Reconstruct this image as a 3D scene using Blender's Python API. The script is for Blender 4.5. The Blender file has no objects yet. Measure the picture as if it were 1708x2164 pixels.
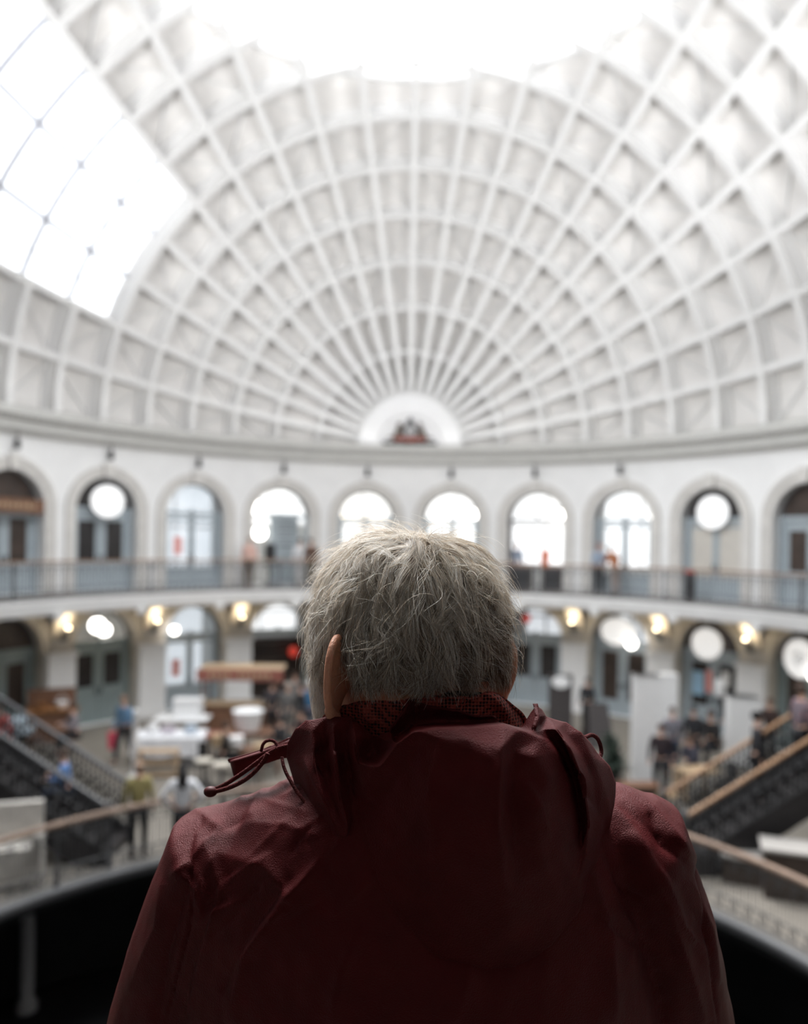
import bpy, bmesh, math, random
import numpy as np
from mathutils import Vector, Matrix
R = math.radians
PI = math.pi
sc = bpy.context.scene
COL = sc.collection
rnd = random.Random(7)

# ------------------------------------------------------------------ camera model
CX, CY, CZ = 0.0, -15.0, 5.89
ROLL = R(0.95)
F = 1700.0
CR, SR = math.cos(ROLL), math.sin(ROLL)

def at(px, py, D):
    """point seen at pixel (px, py), D metres in front of the camera"""
    dx, dy = px - 863.0, py - 1146.0
    u = dx * CR + dy * SR
    v = -dx * SR + dy * CR
    return Vector((CX + u / F * D, CY + D, CZ - v / F * D))

def at_z(px, py, z):
    dx, dy = px - 863.0, py - 1146.0
    v = -dx * SR + dy * CR
    return at(px, py, (CZ - z) * F / v)

# ------------------------------------------------------------------ materials
MATS = {}
def mat(name, col, rough=0.6, metal=0.0, var=0.06, scale=6.0, bump=0.0, bscale=40.0, emis=None, estr=0.0, spec=0.5, coord='Object'):
    if name in MATS:
        return MATS[name]
    m = bpy.data.materials.new(name)
    m.use_nodes = True
    nt = m.node_tree
    b = nt.nodes['Principled BSDF']
    tc = nt.nodes.new('ShaderNodeTexCoord')
    no = nt.nodes.new('ShaderNodeTexNoise')
    no.inputs['Scale'].default_value = scale
    no.inputs['Detail'].default_value = 4
    nt.links.new(tc.outputs[coord], no.inputs['Vector'])
    ra = nt.nodes.new('ShaderNodeValToRGB')
    a = [max(0, c * (1 - var)) for c in col]
    d = [min(1, c * (1 + var)) for c in col]
    ra.color_ramp.elements[0].position = 0.3
    ra.color_ramp.elements[1].position = 0.7
    ra.color_ramp.elements[0].color = (*a, 1)
    ra.color_ramp.elements[1].color = (*d, 1)
    nt.links.new(no.outputs['Fac'], ra.inputs['Fac'])
    nt.links.new(ra.outputs['Color'], b.inputs['Base Color'])
    b.inputs['Roughness'].default_value = rough
    b.inputs['Metallic'].default_value = metal
    b.inputs['Specular IOR Level'].default_value = spec
    if bump > 0:
        n2 = nt.nodes.new('ShaderNodeTexNoise')
        n2.inputs['Scale'].default_value = bscale
        n2.inputs['Detail'].default_value = 5
        nt.links.new(tc.outputs[coord], n2.inputs['Vector'])
        bp = nt.nodes.new('ShaderNodeBump')
        bp.inputs['Strength'].default_value = bump
        bp.inputs['Distance'].default_value = 0.01
        nt.links.new(n2.outputs['Fac'], bp.inputs['Height'])
        nt.links.new(bp.outputs['Normal'], b.inputs['Normal'])
    if emis:
        b.inputs['Emission Color'].default_value = (*emis, 1)
        b.inputs['Emission Strength'].default_value = estr
    MATS[name] = m
    return m

def glass(name, tint=(1, 1, 1), gl=0.08):
    if name in MATS:
        return MATS[name]
    m = bpy.data.materials.new(name)
    m.use_nodes = True
    nt = m.node_tree
    nt.nodes.clear()
    out = nt.nodes.new('ShaderNodeOutputMaterial')
    mx = nt.nodes.new('ShaderNodeMixShader')
    tr = nt.nodes.new('ShaderNodeBsdfTransparent')
    gs = nt.nodes.new('ShaderNodeBsdfGlossy')
    fr = nt.nodes.new('ShaderNodeFresnel')
    fr.inputs['IOR'].default_value = 1.45
    tr.inputs['Color'].default_value = (*tint, 1)
    gs.inputs['Roughness'].default_value = 0.03
    nt.links.new(fr.outputs[0], mx.inputs[0])
    nt.links.new(tr.outputs[0], mx.inputs[1])
    nt.links.new(gs.outputs[0], mx.inputs[2])
    nt.links.new(mx.outputs[0], out.inputs[0])
    MATS[name] = m
    return m

M_wall = mat('white_wall_paint', (0.81, 0.807, 0.80), 0.7, var=0.03, scale=1.5, bump=0.15, bscale=8)
M_dome = mat('dome_white_paint', (0.80, 0.797, 0.79), 0.6, var=0.02, scale=2)
M_board = mat('roof_board_paint', (0.80, 0.782, 0.762), 0.7, var=0.05, scale=1.2, bump=0.1, bscale=10)
M_stone = mat('dressed_stone', (0.62, 0.60, 0.57), 0.75, var=0.07, scale=3, bump=0.2, bscale=20)
M_corn = mat('cornice_paint', (0.55, 0.545, 0.52), 0.7, var=0.04, scale=2)
M_sand = mat('sandstone_pier', (0.56, 0.52, 0.46), 0.8, var=0.12, scale=2.5, bump=0.3, bscale=18)
M_soff = mat('soffit_buff_paint', (0.42, 0.36, 0.27), 0.7, var=0.08, scale=2)
M_floor = mat('stone_flags', (0.19, 0.17, 0.145), 0.55, var=0.10, scale=0.8, bump=0.1, bscale=6)
M_bfloor = mat('balcony_floor_boards', (0.10, 0.085, 0.075), 0.6, var=0.2, scale=3)
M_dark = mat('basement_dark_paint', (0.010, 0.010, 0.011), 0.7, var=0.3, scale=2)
M_darkwall = mat('dark_back_wall', (0.05, 0.045, 0.045), 0.8, var=0.2, scale=2)
M_iron = mat('cast_iron_grey', (0.10, 0.10, 0.105), 0.5, 0.3, var=0.15, scale=20)
M_rail = mat('oiled_wood_handrail', (0.20, 0.12, 0.075), 0.45, var=0.2, scale=12)
M_blue = mat('duck_egg_door_paint', (0.36, 0.41, 0.44), 0.5, var=0.05, scale=5)
M_bluegreen = mat('sage_door_paint', (0.25, 0.30, 0.30), 0.5, var=0.05, scale=5)
M_darkpane = mat('dark_window_pane', (0.035, 0.032, 0.032), 0.15, var=0.2, scale=3)
M_brownpane = mat('brown_board_pane', (0.05, 0.035, 0.028), 0.4, var=0.3, scale=3)
M_white = mat('white_enamel', (0.86, 0.86, 0.86), 0.4, var=0.02)
M_greyprint = mat('grey_print', (0.4, 0.4, 0.4), 0.6)
M_black = mat('black_paint', (0.02, 0.02, 0.022), 0.5, var=0.2)
M_wood = mat('brown_wood', (0.17, 0.085, 0.05), 0.5, var=0.25, scale=8)
M_palewood = mat('pale_wood', (0.45, 0.32, 0.20), 0.5, var=0.15, scale=8)
M_redwood = mat('red_brown_painted_board', (0.28, 0.10, 0.075), 0.5, var=0.15, scale=8)
M_pink = mat('pink_print', (0.80, 0.36, 0.33), 0.6)
M_red = mat('red_print', (0.6, 0.05, 0.04), 0.5)
M_lamp = mat('lit_globe_glass', (0.9, 0.9, 0.9), 0.3, emis=(1.0, 0.96, 0.90), estr=6.0)
M_warm = mat('lit_warm_bulb', (0.9, 0.85, 0.7), 0.3, emis=(1.0, 0.80, 0.52), estr=9.0)
M_lit = mat('lit_shop_window', (0.9, 0.9, 0.9), 0.4, emis=(0.95, 0.975, 1.0), estr=0.72)
M_room = mat('shop_room_paint', (0.78, 0.78, 0.77), 0.8, var=0.04)
M_glass = glass('clear_window_glass')
M_roofglass = glass('roof_glazing_clear', (0.80, 0.805, 0.81))
M_sideglass = glass('roof_glazing_obscured', (0.24, 0.245, 0.25))
M_bar = mat('glazing_bar_grey', (0.50, 0.51, 0.56), 0.5)

# ------------------------------------------------------------------ mesh builder
class MB:
    def __init__(s):
        s.v = []
        s.f = []
    def add(s, vs, fs):
        n = len(s.v)
        s.v.extend([tuple(p) for p in vs])
        s.f.extend([tuple(i + n for i in f) for f in fs])
        return s
    def box(s, c, d, rz=0.0, M=None, taper=1.0):
        x, y, z = d[0] / 2, d[1] / 2, d[2] / 2
        P = []
        for sz, t in ((-1, 1.0), (1, taper)):
            for sx, sy in ((-1, -1), (1, -1), (1, 1), (-1, 1)):
                p = Vector((sx * x * t, sy * y * t, sz * z))
                if rz:
                    p = Matrix.Rotation(rz, 3, 'Z') @ p
                p += Vector(c)
                if M is not None:
                    p = M @ p
                P.append(p)
        return s.add(P, [(3, 2, 1, 0), (4, 5, 6, 7), (0, 1, 5, 4), (1, 2, 6, 5), (2, 3, 7, 6), (3, 0, 4, 7)])
    def tube(s, pts, r, n=8, cap=True, closed=False, up=None):
        pts = [Vector(p) for p in pts]
        m = len(pts)
        rr = r if isinstance(r, (list, tuple)) else [r] * m
        base = None
        V = []
        for i, p in enumerate(pts):
            a = pts[(i - 1) % m] if (closed or i > 0) else p
            b = pts[(i + 1) % m] if (closed or i < m - 1) else p
            t = (b - a).normalized()
            if base is None:
                u = Vector((0, 0, 1)) if abs(t.z) < 0.9 else Vector((1, 0, 0))
                base = t.cross(u).normalized()
            base = (base - t * base.dot(t)).normalized()
            c = t.cross(base)
            for k in range(n):
                an = 2 * PI * k / n
                V.append(p + (base * math.cos(an) + c * math.sin(an)) * rr[i])
        Fc = []
        rng = m if closed else m - 1
        for i in range(rng):
            j = (i + 1) % m
            for k in range(n):
                k2 = (k + 1) % n
                Fc.append((i * n + k, i * n + k2, j * n + k2, j * n + k))
        if cap and not closed:
            Fc.append(tuple(range(n - 1, -1, -1)))
            Fc.append(tuple((m - 1) * n + k for k in range(n)))
        return s.add(V, Fc)
    def cyl(s, a, b, r, r2=None, n=12):
        return s.tube([a, b], [r, r if r2 is None else r2], n)
    def lathe(s, prof, c=(0, 0, 0), n=20, M=None):
        V = []
        for (r, z) in prof:
            for k in range(n):
                an = 2 * PI * k / n
                p = Vector((c[0] + r * math.cos(an), c[1] + r * math.sin(an), c[2] + z))
                V.append(M @ p if M is not None else p)
        m = len(prof)
        Fc = [(i * n + k, i * n + (k + 1) % n, (i + 1) * n + (k + 1) % n, (i + 1) * n + k) for i in range(m - 1) for k in range(n)]
        Fc.append(tuple(range(n - 1, -1, -1)))
        Fc.append(tuple((m - 1) * n + k for k in range(n)))
        return s.add(V, Fc)
    def ball(s, c, r, n=12, m=8, M=None):
        rx, ry, rz = (r, r, r) if not isinstance(r, (list, tuple)) else r
        V = [(0, 0, -1)]
        for i in range(1, m):
            t = PI * i / m
            for k in range(n):
                an = 2 * PI * k / n
                V.append((math.sin(t) * math.cos(an), math.sin(t) * math.sin(an), -math.cos(t)))
        V.append((0, 0, 1))
        P = []
        for v in V:
            p = Vector((v[0] * rx, v[1] * ry, v[2] * rz))
            p = (M @ p if M is not None else p) + Vector(c)
            P.append(p)
        Fc = [(0, 1 + (k + 1) % n, 1 + k) for k in range(n)]
        for i in range(m - 2):
            for k in range(n):
                a = 1 + i * n
                Fc.append((a + k, a + (k + 1) % n, a + n + (k + 1) % n, a + n + k))
        a = 1 + (m - 2) * n
        Fc += [(a + k, a + (k + 1) % n, len(V) - 1) for k in range(n)]
        return s.add(P, Fc)
    def sweep(s, frames, prof, closed=False, capped=True):
        """frames: list of (origin, e1, e2); prof: closed loop of (a, b)"""
        n = len(prof)
        V = []
        for o, e1, e2 in frames:
            for a, b in prof:
                V.append(o + e1 * a + e2 * b)
        m = len(frames)
        Fc = []
        for i in range(m if closed else m - 1):
            j = (i + 1) % m
            for k in range(n):
                k2 = (k + 1) % n
                Fc.append((i * n + k, i * n + k2, j * n + k2, j * n + k))
        if capped and not closed:
            Fc.append(tuple(range(n - 1, -1, -1)))
            Fc.append(tuple((m - 1) * n + k for k in range(n)))
        return s.add(V, Fc)
    def build(s, name, m, parent=None, smooth=False, fix=True, angle=None):
        me = bpy.data.meshes.new(name)
        me.from_pydata([tuple(p) for p in s.v], [], s.f)
        if fix:
            bm = bmesh.new()
            bm.from_mesh(me)
            bmesh.ops.recalc_face_normals(bm, faces=bm.faces)
            bm.to_mesh(me)
            bm.free()
        if smooth:
            me.polygons.foreach_set('use_smooth', [True] * len(me.polygons))
            if angle:
                me.set_sharp_from_angle(angle=angle)
        me.materials.append(m)
        o = bpy.data.objects.new(name, me)
        COL.objects.link(o)
        if parent is not None:
            o.parent = parent
        return o

def clip_above(o, z, keep_below=True):
    bm = bmesh.new()
    bm.from_mesh(o.data)
    bmesh.ops.bisect_plane(bm, geom=bm.verts[:] + bm.edges[:] + bm.faces[:], plane_co=(0, 0, z), plane_no=(0, 0, 1),
                           clear_outer=keep_below, clear_inner=not keep_below)
    bm.to_mesh(o.data)
    bm.free()

def struct(o, label=None):
    o['kind'] = 'structure'
    if label:
        o['label'] = label
    return o
def thing(name, label, cat, loc=(0, 0, 0), rz=0.0, group=None):
    o = bpy.data.objects.new(name, None)
    COL.objects.link(o)
    o.location = loc
    o.rotation_euler = (0, 0, rz)
    o.empty_display_size = 0.2
    o['label'] = label
    o['category'] = cat
    if group:
        o['group'] = group
    return o
def tag(o, label, cat, group=None):
    o['label'] = label
    o['category'] = cat
    if group:
        o['group'] = group
    return o
TR = [0]
def trim(mb, m, smooth=False, label=None, **k):
    TR[0] += 1
    return struct(mb.build('trim_%d' % TR[0], m, smooth=smooth, **k), label)

# ------------------------------------------------------------------ hall plan (ellipse), arc positions
LF, LN, W = 15.4, 17.0, 12.95
BAY = 3.19
G0, B0 = 0.0, 4.2           # ground floor, balcony floor
ZC, H = 9.52, 13.05         # dome springing, dome rise
CB = 8.77                   # cornice bottom

_t = np.linspace(0, PI, 8001)
_X = W * np.sin(_t)
_Y = np.where(_t < PI / 2, LF, LN) * np.cos(_t)
_S = np.concatenate([[0], np.cumsum(np.hypot(np.diff(_X), np.diff(_Y)))])
SMAX = float(_S[-1])
def th(s):
    return float(np.interp(abs(s), _S, _t)) * (1 if s >= 0 else -1)
def wpt(s, z, out=0.0):
    """point on the wall line at signed arc s from the far pole; out > 0 is outside the hall"""
    t = th(s)
    L = LF if abs(t) < PI / 2 else LN
    x, y = W * math.sin(t), L * math.cos(t)
    nx, ny = x / W ** 2, y / L ** 2
    n = math.hypot(nx, ny)
    return Vector((x + nx / n * out, y + ny / n * out, z))
def wfr(s):
    """origin, tangent (to the right seen from inside), outward normal"""
    p = wpt(s, 0)
    n = (wpt(s, 0, 1) - p).normalized()
    t = Vector((n.y, -n.x, 0))
    return p, t, n
def ring_frames(s0, s1, n, out=0.0, z=0.0):
    fr = []
    for i in range(n + 1):
        s = s0 + (s1 - s0) * i / n
        p, t, nn = wfr(s)
        fr.append((p + nn * out + Vector((0, 0, z)), nn, Vector((0, 0, 1))))
    return fr
SKY_STRENGTH = 7.5
SUN_E = 7.5
CORNICE_FILL_W = 3.0
DOME_FILL_W = 1480.0
EXPOSURE = 0.6
LAMP_W = 7
# ================================================================== DOME
def dpt(phi, t, off=0.0):
    """dome surface point: phi round the long axis (0 right .. pi left), t from the far pole"""
    L = LF if t < PI / 2 else LN
    return Vector(((W + off) * math.sin(t) * math.cos(phi), (L + off) * math.cos(t), ZC + (H + off) * math.sin(t) * math.sin(phi)))
DEP = 0.60
ZSKY = 20.2
Y_PAN = 10.28
RING_ARC = [0.26 + 1.58 * n for n in range(1, 27)]
RING_T = [th(a) for a in RING_ARC]
def t_of_y(y):
    return math.acos(y / LF) if y >= 0 else math.acos(y / LN)
PAN0, PAN1 = R(135), R(162)          # the glazed side light lies between these two ribs
T_PAN = RING_T[6]
T_END = RING_T[-3]

# roof boards: one shell with the skylight and the side glazing cut out
mb = MB()
nph = 80
ts = sorted(set([RING_T[0] * k / 3 for k in range(1, 4)] + [RING_T[0] + (T_PAN - RING_T[0]) * k / 24 for k in range(25)] + [T_PAN + (T_END - T_PAN) * k / 60 for k in range(61)] + [T_END + (PI - 0.01 - T_END) * k / 8 for k in range(9)]))
ts = [0.02] + ts
V = [dpt(PI * j / nph, t, DEP) for t in ts for j in range(nph + 1)]
Fc = []
for i in range(len(ts) - 1):
    tm = (ts[i] + ts[i + 1]) / 2
    for j in range(nph):
        pm = PI * (j + 0.5) / nph
        if PAN0 < pm < PAN1 and T_PAN < tm < T_END:
            continue
        a = i * (nph + 1) + j
        Fc.append((a, a + 1, a + nph + 2, a + nph + 1))
mb.add(V, Fc)
# thin outer skin so that the shell has thickness
ceil_o = mb.build('ceiling', M_board, smooth=True, fix=False)
clip_above(ceil_o, ZSKY)
md = ceil_o.modifiers.new('thick', 'SOLIDIFY')
md.thickness = 0.12
md.offset = 1
struct(ceil_o, 'white boarded inside of the big oval dome')
_bm = bmesh.new(); _bm.from_mesh(ceil_o.data)
_f = min(_bm.faces, key=lambda f: (f.calc_center_median() - Vector((0, 0, 20))).length)
if _f.normal.z > 0:
    pass
_bm.free()

PROF = [(-0.02, 0.0), (-0.02, -0.12), (0.06, -0.12), (0.06, -0.035), (DEP - 0.16, -0.035), (DEP - 0.16, -0.11), (DEP + 0.02, -0.11),
        (DEP + 0.02, 0.11), (DEP - 0.16, 0.11), (DEP - 0.16, 0.035), (0.06, 0.035), (0.06, 0.12), (-0.02, 0.12)]
# cross rings (vertical arches)
def ring(t, skip_panel):
    segs = []
    if skip_panel:
        segs = [(0.0, PAN0), (PAN1, PI)]
    else:
        segs = [(0.0, PI)]
    mb = MB()
    for a, b in segs:
        n = max(4, int((b - a) / R(3)))
        fr = []
        for k in range(n + 1):
            ph = a + (b - a) * k / n
            o = dpt(ph, t)
            e1 = (dpt(ph, t, 1.0) - o)
            e1.y *= 0.55
            e1.normalize()
            fr.append((o, e1, Vector((0, 1, 0)) - e1 * e1.y))
        mb.sweep(fr, PROF)
    o = trim(mb, M_dome)
    clip_above(o, ZSKY - 0.02)
    return o
for i, t in enumerate(RING_T):
    if t > PI * 0.93:
        break
    ring(t, i >= 7 and t < T_END - 0.001)
# ribs (meridians), far pole to near pole
for k in range(1, 20):
    ph = R(9 * k)
    inside = PAN0 + 0.01 < ph < PAN1 - 0.01
    mb = MB()
    spans = [(RING_T[0], T_PAN), (T_END, PI * 0.93)] if inside else [(RING_T[0] - 0.01, PI * 0.93)]
    for t0, t1 in spans:
        n = max(6, int((t1 - t0) / R(2.5)))
        fr = []
        for q in range(n + 1):
            t = t0 + (t1 - t0) * q / n
            o = dpt(ph, t)
            e1 = dpt(ph, t, 1.0) - o
            tn = (dpt(ph, t + 0.001) - dpt(ph, t - 0.001)).normalized()
            e1 = (e1 - tn * e1.dot(tn)).normalized()
            fr.append((o, e1, e1.cross(tn).normalized()))
        mb.sweep(fr, [(a, b * .85) for a, b in PROF])
    o = trim(mb, M_dome)
    clip_above(o, ZSKY - 0.02)
# diagonal braces against the boards
mb = MB()
for i in range(2, 13):
    t0, t1 = RING_T[i], RING_T[i + 1]
    for k in range(20):
        if i >= 6 and 15 <= k < 18:
            continue
        a, b = R(9 * k), R(9 * k + 9)
        if (k + i) % 2 and k > 9 or (k + i) % 2 == 0 and k <= 9:
            a, b = b, a
        pts = [dpt(a + (b - a) * u, t0 + (t1 - t0) * u, DEP - 0.05) for u in (0, 0.25, 0.5, 0.75, 1)]
        if max(p.z for p in pts) > ZSKY:
            continue
        mb.tube(pts, 0.045, 4)
trim(mb, M_dome)

# skylight: curb, bars, glass
kx = math.sqrt(1 - ((ZSKY - ZC) / (H + DEP)) ** 2)
def sky_pt(a, z=ZSKY, off=0.0):
    L = LF if math.cos(a) > 0 else LN
    return Vector(((W + DEP) * kx * math.sin(a) + off * math.sin(a), (L + DEP) * kx * math.cos(a) + off * math.cos(a), z))
mb = MB()
fr = []
for k in range(120):
    a = 2 * PI * k / 120
    o = sky_pt(a)
    n = Vector((math.sin(a), math.cos(a), 0))
    fr.append((o, n, Vector((0, 0, 1))))
mb.sweep(fr, [(-0.12, -0.06), (0.16, -0.06), (0.16, 0.16), (-0.02, 0.16), (-0.02, 0.02), (-0.12, 0.02)], closed=True)
trim(mb, M_dome, label='white curb round the oval rooflight')
def cap_grid(u, v, lift=0.05):
    p = sky_pt(u)
    c = Vector((0, -0.9, ZSKY))
    q = c + (p - c) * v
    q.z = ZSKY + 0.12 + 2.3 * (1 - v * v)
    return q
mb = MB()
nu, nv = 72, 10
V = [cap_grid(2 * PI * i / nu, 0.02 + 0.98 * j / nv) for i in range(nu) for j in range(nv + 1)]
mb.add(V, [(i * (nv + 1) + j, i * (nv + 1) + j + 1, ((i + 1) % nu) * (nv + 1) + j + 1, ((i + 1) % nu) * (nv + 1) + j) for i in range(nu) for j in range(nv)])
sky = struct(mb.build('window_1', M_roofglass, smooth=True), 'glass of the large oval rooflight at the crown of the dome')
mb = MB()
for i in range(0, nu, 2):
    mb.tube([cap_grid(2 * PI * i / nu, 0.05 + 0.95 * j / nv) - Vector((0, 0, 0.05)) for j in range(nv + 1)], 0.045, 4)
for v in (0.3, 0.5, 0.65, 0.78, 0.9):
    mb.tube([cap_grid(2 * PI * i / nu, v) - Vector((0, 0, 0.05)) for i in range(nu)], 0.028, 4, closed=True)
mb.build('glazing_bars', M_bar, sky)

# glazed side light in the left of the dome
mb = MB()
npn = 12
tt = [T_PAN + (T_END - T_PAN) * k / 40 for k in range(41)]
V = [dpt(PAN0 + (PAN1 - PAN0) * j / npn, t, DEP) for t in tt for j in range(npn + 1)]
mb.add(V, [(i * (npn + 1) + j, i * (npn + 1) + j + 1, (i + 1) * (npn + 1) + j + 1, (i + 1) * (npn + 1) + j) for i in range(40) for j in range(npn)])
pan = struct(mb.build('window_2', M_sideglass, smooth=True), 'curved band of roof glazing in the side of the dome')
mb = MB()
for d in (144, 153):
    mb.tube([dpt(R(d), t, DEP - 0.1) for t in tt], 0.088, 6)
for d in (139.5, 148.5, 157.5):
    mb.tube([dpt(R(d), t, DEP - 0.05) for t in tt], 0.02, 4)
for t in RING_T:
    if T_PAN + 0.01 < t < T_END - 0.01:
        mb.tube([dpt(PAN0 + (PAN1 - PAN0) * j / npn, t, DEP - 0.1) for j in range(npn + 1)], 0.088, 6)
mb.build('glazing_bars', M_bar, pan)

# tympanum at the far pole with the crest
T0 = RING_T[0]
yp = dpt(0, T0).y + 0.05
mb = MB()
n = 32
r0 = dpt(0, T0).x
V = []
for (r, y) in ((r0 + 0.12, yp + 0.5), (r0 + 0.12, yp - 0.16), (r0 - 0.06, yp - 0.22), (1.22, yp - 0.16), (1.16, yp - 0.05), (0.0, yp - 0.05)):
    for k in range(n + 1):
        a = PI * k / n
        V.append((r * math.cos(a), y, ZC - 0.05 + r * math.sin(a) * 1.0))
mb.add(V, [(i * (n + 1) + k, i * (n + 1) + k + 1, (i + 1) * (n + 1) + k + 1, (i + 1) * (n + 1) + k) for i in range(5) for k in range(n)])
trim(mb, M_white, smooth=True, angle=R(30), label='white half-round arch framing the crest at the end of the dome')
M_gilt = mat('gilt_brown_carving', (0.10, 0.072, 0.05), 0.5, var=0.4, scale=9)
M_crestred = mat('crest_red_base', (0.42, 0.13, 0.10), 0.5, var=0.2, scale=6)
M_greyc = mat('crest_grey_carving', (0.06, 0.058, 0.06), 0.6, var=0.4, scale=7)
cr = thing('coat_of_arms', 'carved coat of arms standing on the cornice under the half-round white arch', 'crest', (0, yp - 0.32, ZC + 0.02))
mb = MB(); mb.box((0, 0, 0.04), (2.0, 0.22, 0.09)); mb.build('plinth', M_black, cr)
mb = MB()
mb.tube([(-0.62, -.05, .16), (-.35, -.08, .20), (0, -.09, .15), (.35, -.08, .20), (.62, -.05, .16)], [.05, .075, .085, .075, .05], 8)
mb.build('motto_ribbon', M_crestred, cr, smooth=True)
mb = MB()
mb.lathe([(0.02, -0.24), (0.12, -0.18), (0.20, -0.02), (0.22, 0.12), (0.21, 0.2), (0.02, 0.22)], n=16, M=Matrix.Translation((0, 0, 0.48)) @ Matrix.Diagonal((1, 0.35, 1, 1)))
mb.build('shield', M_greyprint, cr, smooth=True)
mb = MB()
mb.tube([(0, 0, 0.30 + 0)] + [(0.26 * math.sin(a), -0.02, 0.48 + 0.26 * -math.cos(a)) for a in [2 * PI * k / 16 for k in range(17)]], 0.035, 6)
mb.build('garter', M_greyc, cr, smooth=True)
mb = MB()
mb.lathe([(0.10, 0.0), (0.14, 0.04), (0.13, 0.1), (0.09, 0.16), (0.03, 0.2), (0.01, 0.27)], c=(0, -0.02, 0.76), n=12)
mb.build('crown', M_greyc, cr, smooth=True)
for sx, nm in ((-1, 'lion'), (1, 'unicorn')):
    mb = MB()
    mb.tube([(sx * 0.62, 0, .14), (sx * 0.52, 0, .3), (sx * 0.43, 0, .48), (sx * 0.40, 0, .62)], [.055, .10, .10, .07], 8)
    mb.ball((sx * 0.37, -.02, .72), (.085, .08, .085), 8, 6)
    mb.tube([(sx * .42, 0, .55), (sx * .32, -.04, .56), (sx * .24, -.05, .60)], [.04, .03, .025], 6)
    mb.tube([(sx * .45, 0, .42), (sx * .34, -.04, .38), (sx * .25, -.05, .40)], [.04, .03, .025], 6)
    mb.tube([(sx * .60, 0, .2), (sx * .74, 0, .28), (sx * .80, 0, .22), (sx * .88, 0, .18)], [.03, .025, .03, .02], 6)
    if nm == 'unicorn':
        mb.tube([(sx * .36, -.04, .78), (sx * .30, -.06, .92)], [.015, .004], 5)
    else:
        mb.ball((sx * 0.39, 0, .70), (.11, .06, .11), 8, 6)
    mb.build('heraldic_' + nm, M_gilt, cr, smooth=True)

# ================================================================== CORNICE
NS = 200
fr = ring_frames(-SMAX, SMAX, NS)[:-1]
mb = MB()
mb.sweep(fr, [(0.3, CB), (-0.10, CB), (-0.14, CB + 0.10), (-0.30, CB + 0.13), (-0.30, CB + 0.33), (-0.36, CB + 0.36), (-0.36, CB + 0.40), (-0.52, CB + 0.50),
              (-0.52, CB + 0.63), (-0.46, CB + 0.66), (-0.46, CB + 0.74), (-0.2, CB + 0.78), (0.7, CB + 0.78)], closed=True)
trim(mb, M_corn, label='moulded grey cornice running round under the dome')
mb = MB()
mb.sweep(fr, [(-0.335, CB + 0.395), (-0.375, CB + 0.395), (-0.375, CB + 0.42), (-0.335, CB + 0.42)], closed=True)
trim(mb, M_black, label='thin dark strip painted as the shaded groove along the cornice')  # dark strip stands in for the shadow of a small groove
# small dentils under the cornice crown
mb = MB()
s = -18.0
while s < 18.0:
    p, t, n = wfr(s)
    M = Matrix(((t.x, n.x, 0, p.x), (t.y, n.y, 0, p.y), (0, 0, 1, 0), (0, 0, 0, 1)))
    mb.box((0, -0.40, CB + 0.45), (0.09, 0.12, 0.07), M=M)
    s += 0.2
trim(mb, M_corn, label='row of small dentils under the cornice crown')

# ================================================================== WALLS
RA = 1.07
WT = 0.5
def wall_level(name, z0, z1, zs, m, label):
    mb = MB()
    jmax = 5.5
    na = 18
    for q in range(-6, 6):
        s0 = (q + 0.5) * BAY
        for d0, d1 in ((0.0, WT),):
            us = [-BAY / 2, -1.35, -RA] + [-RA * math.cos(PI * k / na) for k in range(1, na)] + [RA, 1.35, BAY / 2]
            def zl(u):
                return zs + math.sqrt(max(0, RA * RA - u * u)) if abs(u) < RA - 1e-6 else zs
            for dd, flip in ((d0, False), (d1, True)):
                for a, b in zip(us[:-1], us[1:]):
                    mid = (a + b) / 2
                    if abs(mid) > RA:
                        za = zb = z0
                    else:
                        za, zb = zl(a), zl(b)
                    P = [wpt(s0 + a, za, dd), wpt(s0 + b, zb, dd), wpt(s0 + b, z1, dd), wpt(s0 + a, z1, dd)]
                    mb.add(P, [(0, 1, 2, 3)] if flip else [(3, 2, 1, 0)])
            # reveal
            path = [(-RA, z0), (-RA, zs)] + [(-RA * math.cos(PI * k / na), zs + RA * math.sin(PI * k / na)) for k in range(1, na)] + [(RA, zs), (RA, z0)]
            for (a, za), (b, zb) in zip(path[:-1], path[1:]):
                P = [wpt(s0 + a, za, d0), wpt(s0 + b, zb, d0), wpt(s0 + b, zb, d1), wpt(s0 + a, za, d1)]
                mb.add(P, [(0, 1, 2, 3)])
    o = mb.build(name, m, fix=False)
    struct(o, label)
    return o
wall_level('wall_upper', B0, CB + 0.05, 6.71, M_wall, 'white upper gallery wall pierced by a row of round-headed doorways')
wall_level('wall_lower', G0, B0 - 0.12, 2.50, M_sand, 'buff stone ground-floor wall pierced by a row of round-headed shop doorways')
# plain wall beyond the last modelled opening, out of the picture
mb = MB()
for sgn in (-1, 1):
    fr = ring_frames(sgn * 6 * BAY, sgn * SMAX, 40)
    mb.sweep(fr, [(0, G0), (0.3, G0), (0.3, 6.3), (0, 6.3)])
struct(mb.build('wall_near', mat('near_wall_darkened', (0.05, 0.045, 0.045), 0.8, var=0.1)), 'plain gallery wall at the near end of the hall')  # unseen wall, darkened to keep bounced light off the man's back

mb = MB()
for sgn in (-1, 1):
    fr = ring_frames(sgn * 6 * BAY, sgn * SMAX, 40)
    mb.sweep(fr, [(0, 6.3), (0.3, 6.3), (0.3, CB + 0.05), (0, CB + 0.05)])
struct(mb.build('wall_near_upper', mat('near_wall_grey', (0.40, 0.40, 0.40), 0.8)), 'grey-toned upper part of the gallery wall at the near end')  # unseen, toned to bounce a little light onto the man's head
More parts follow.
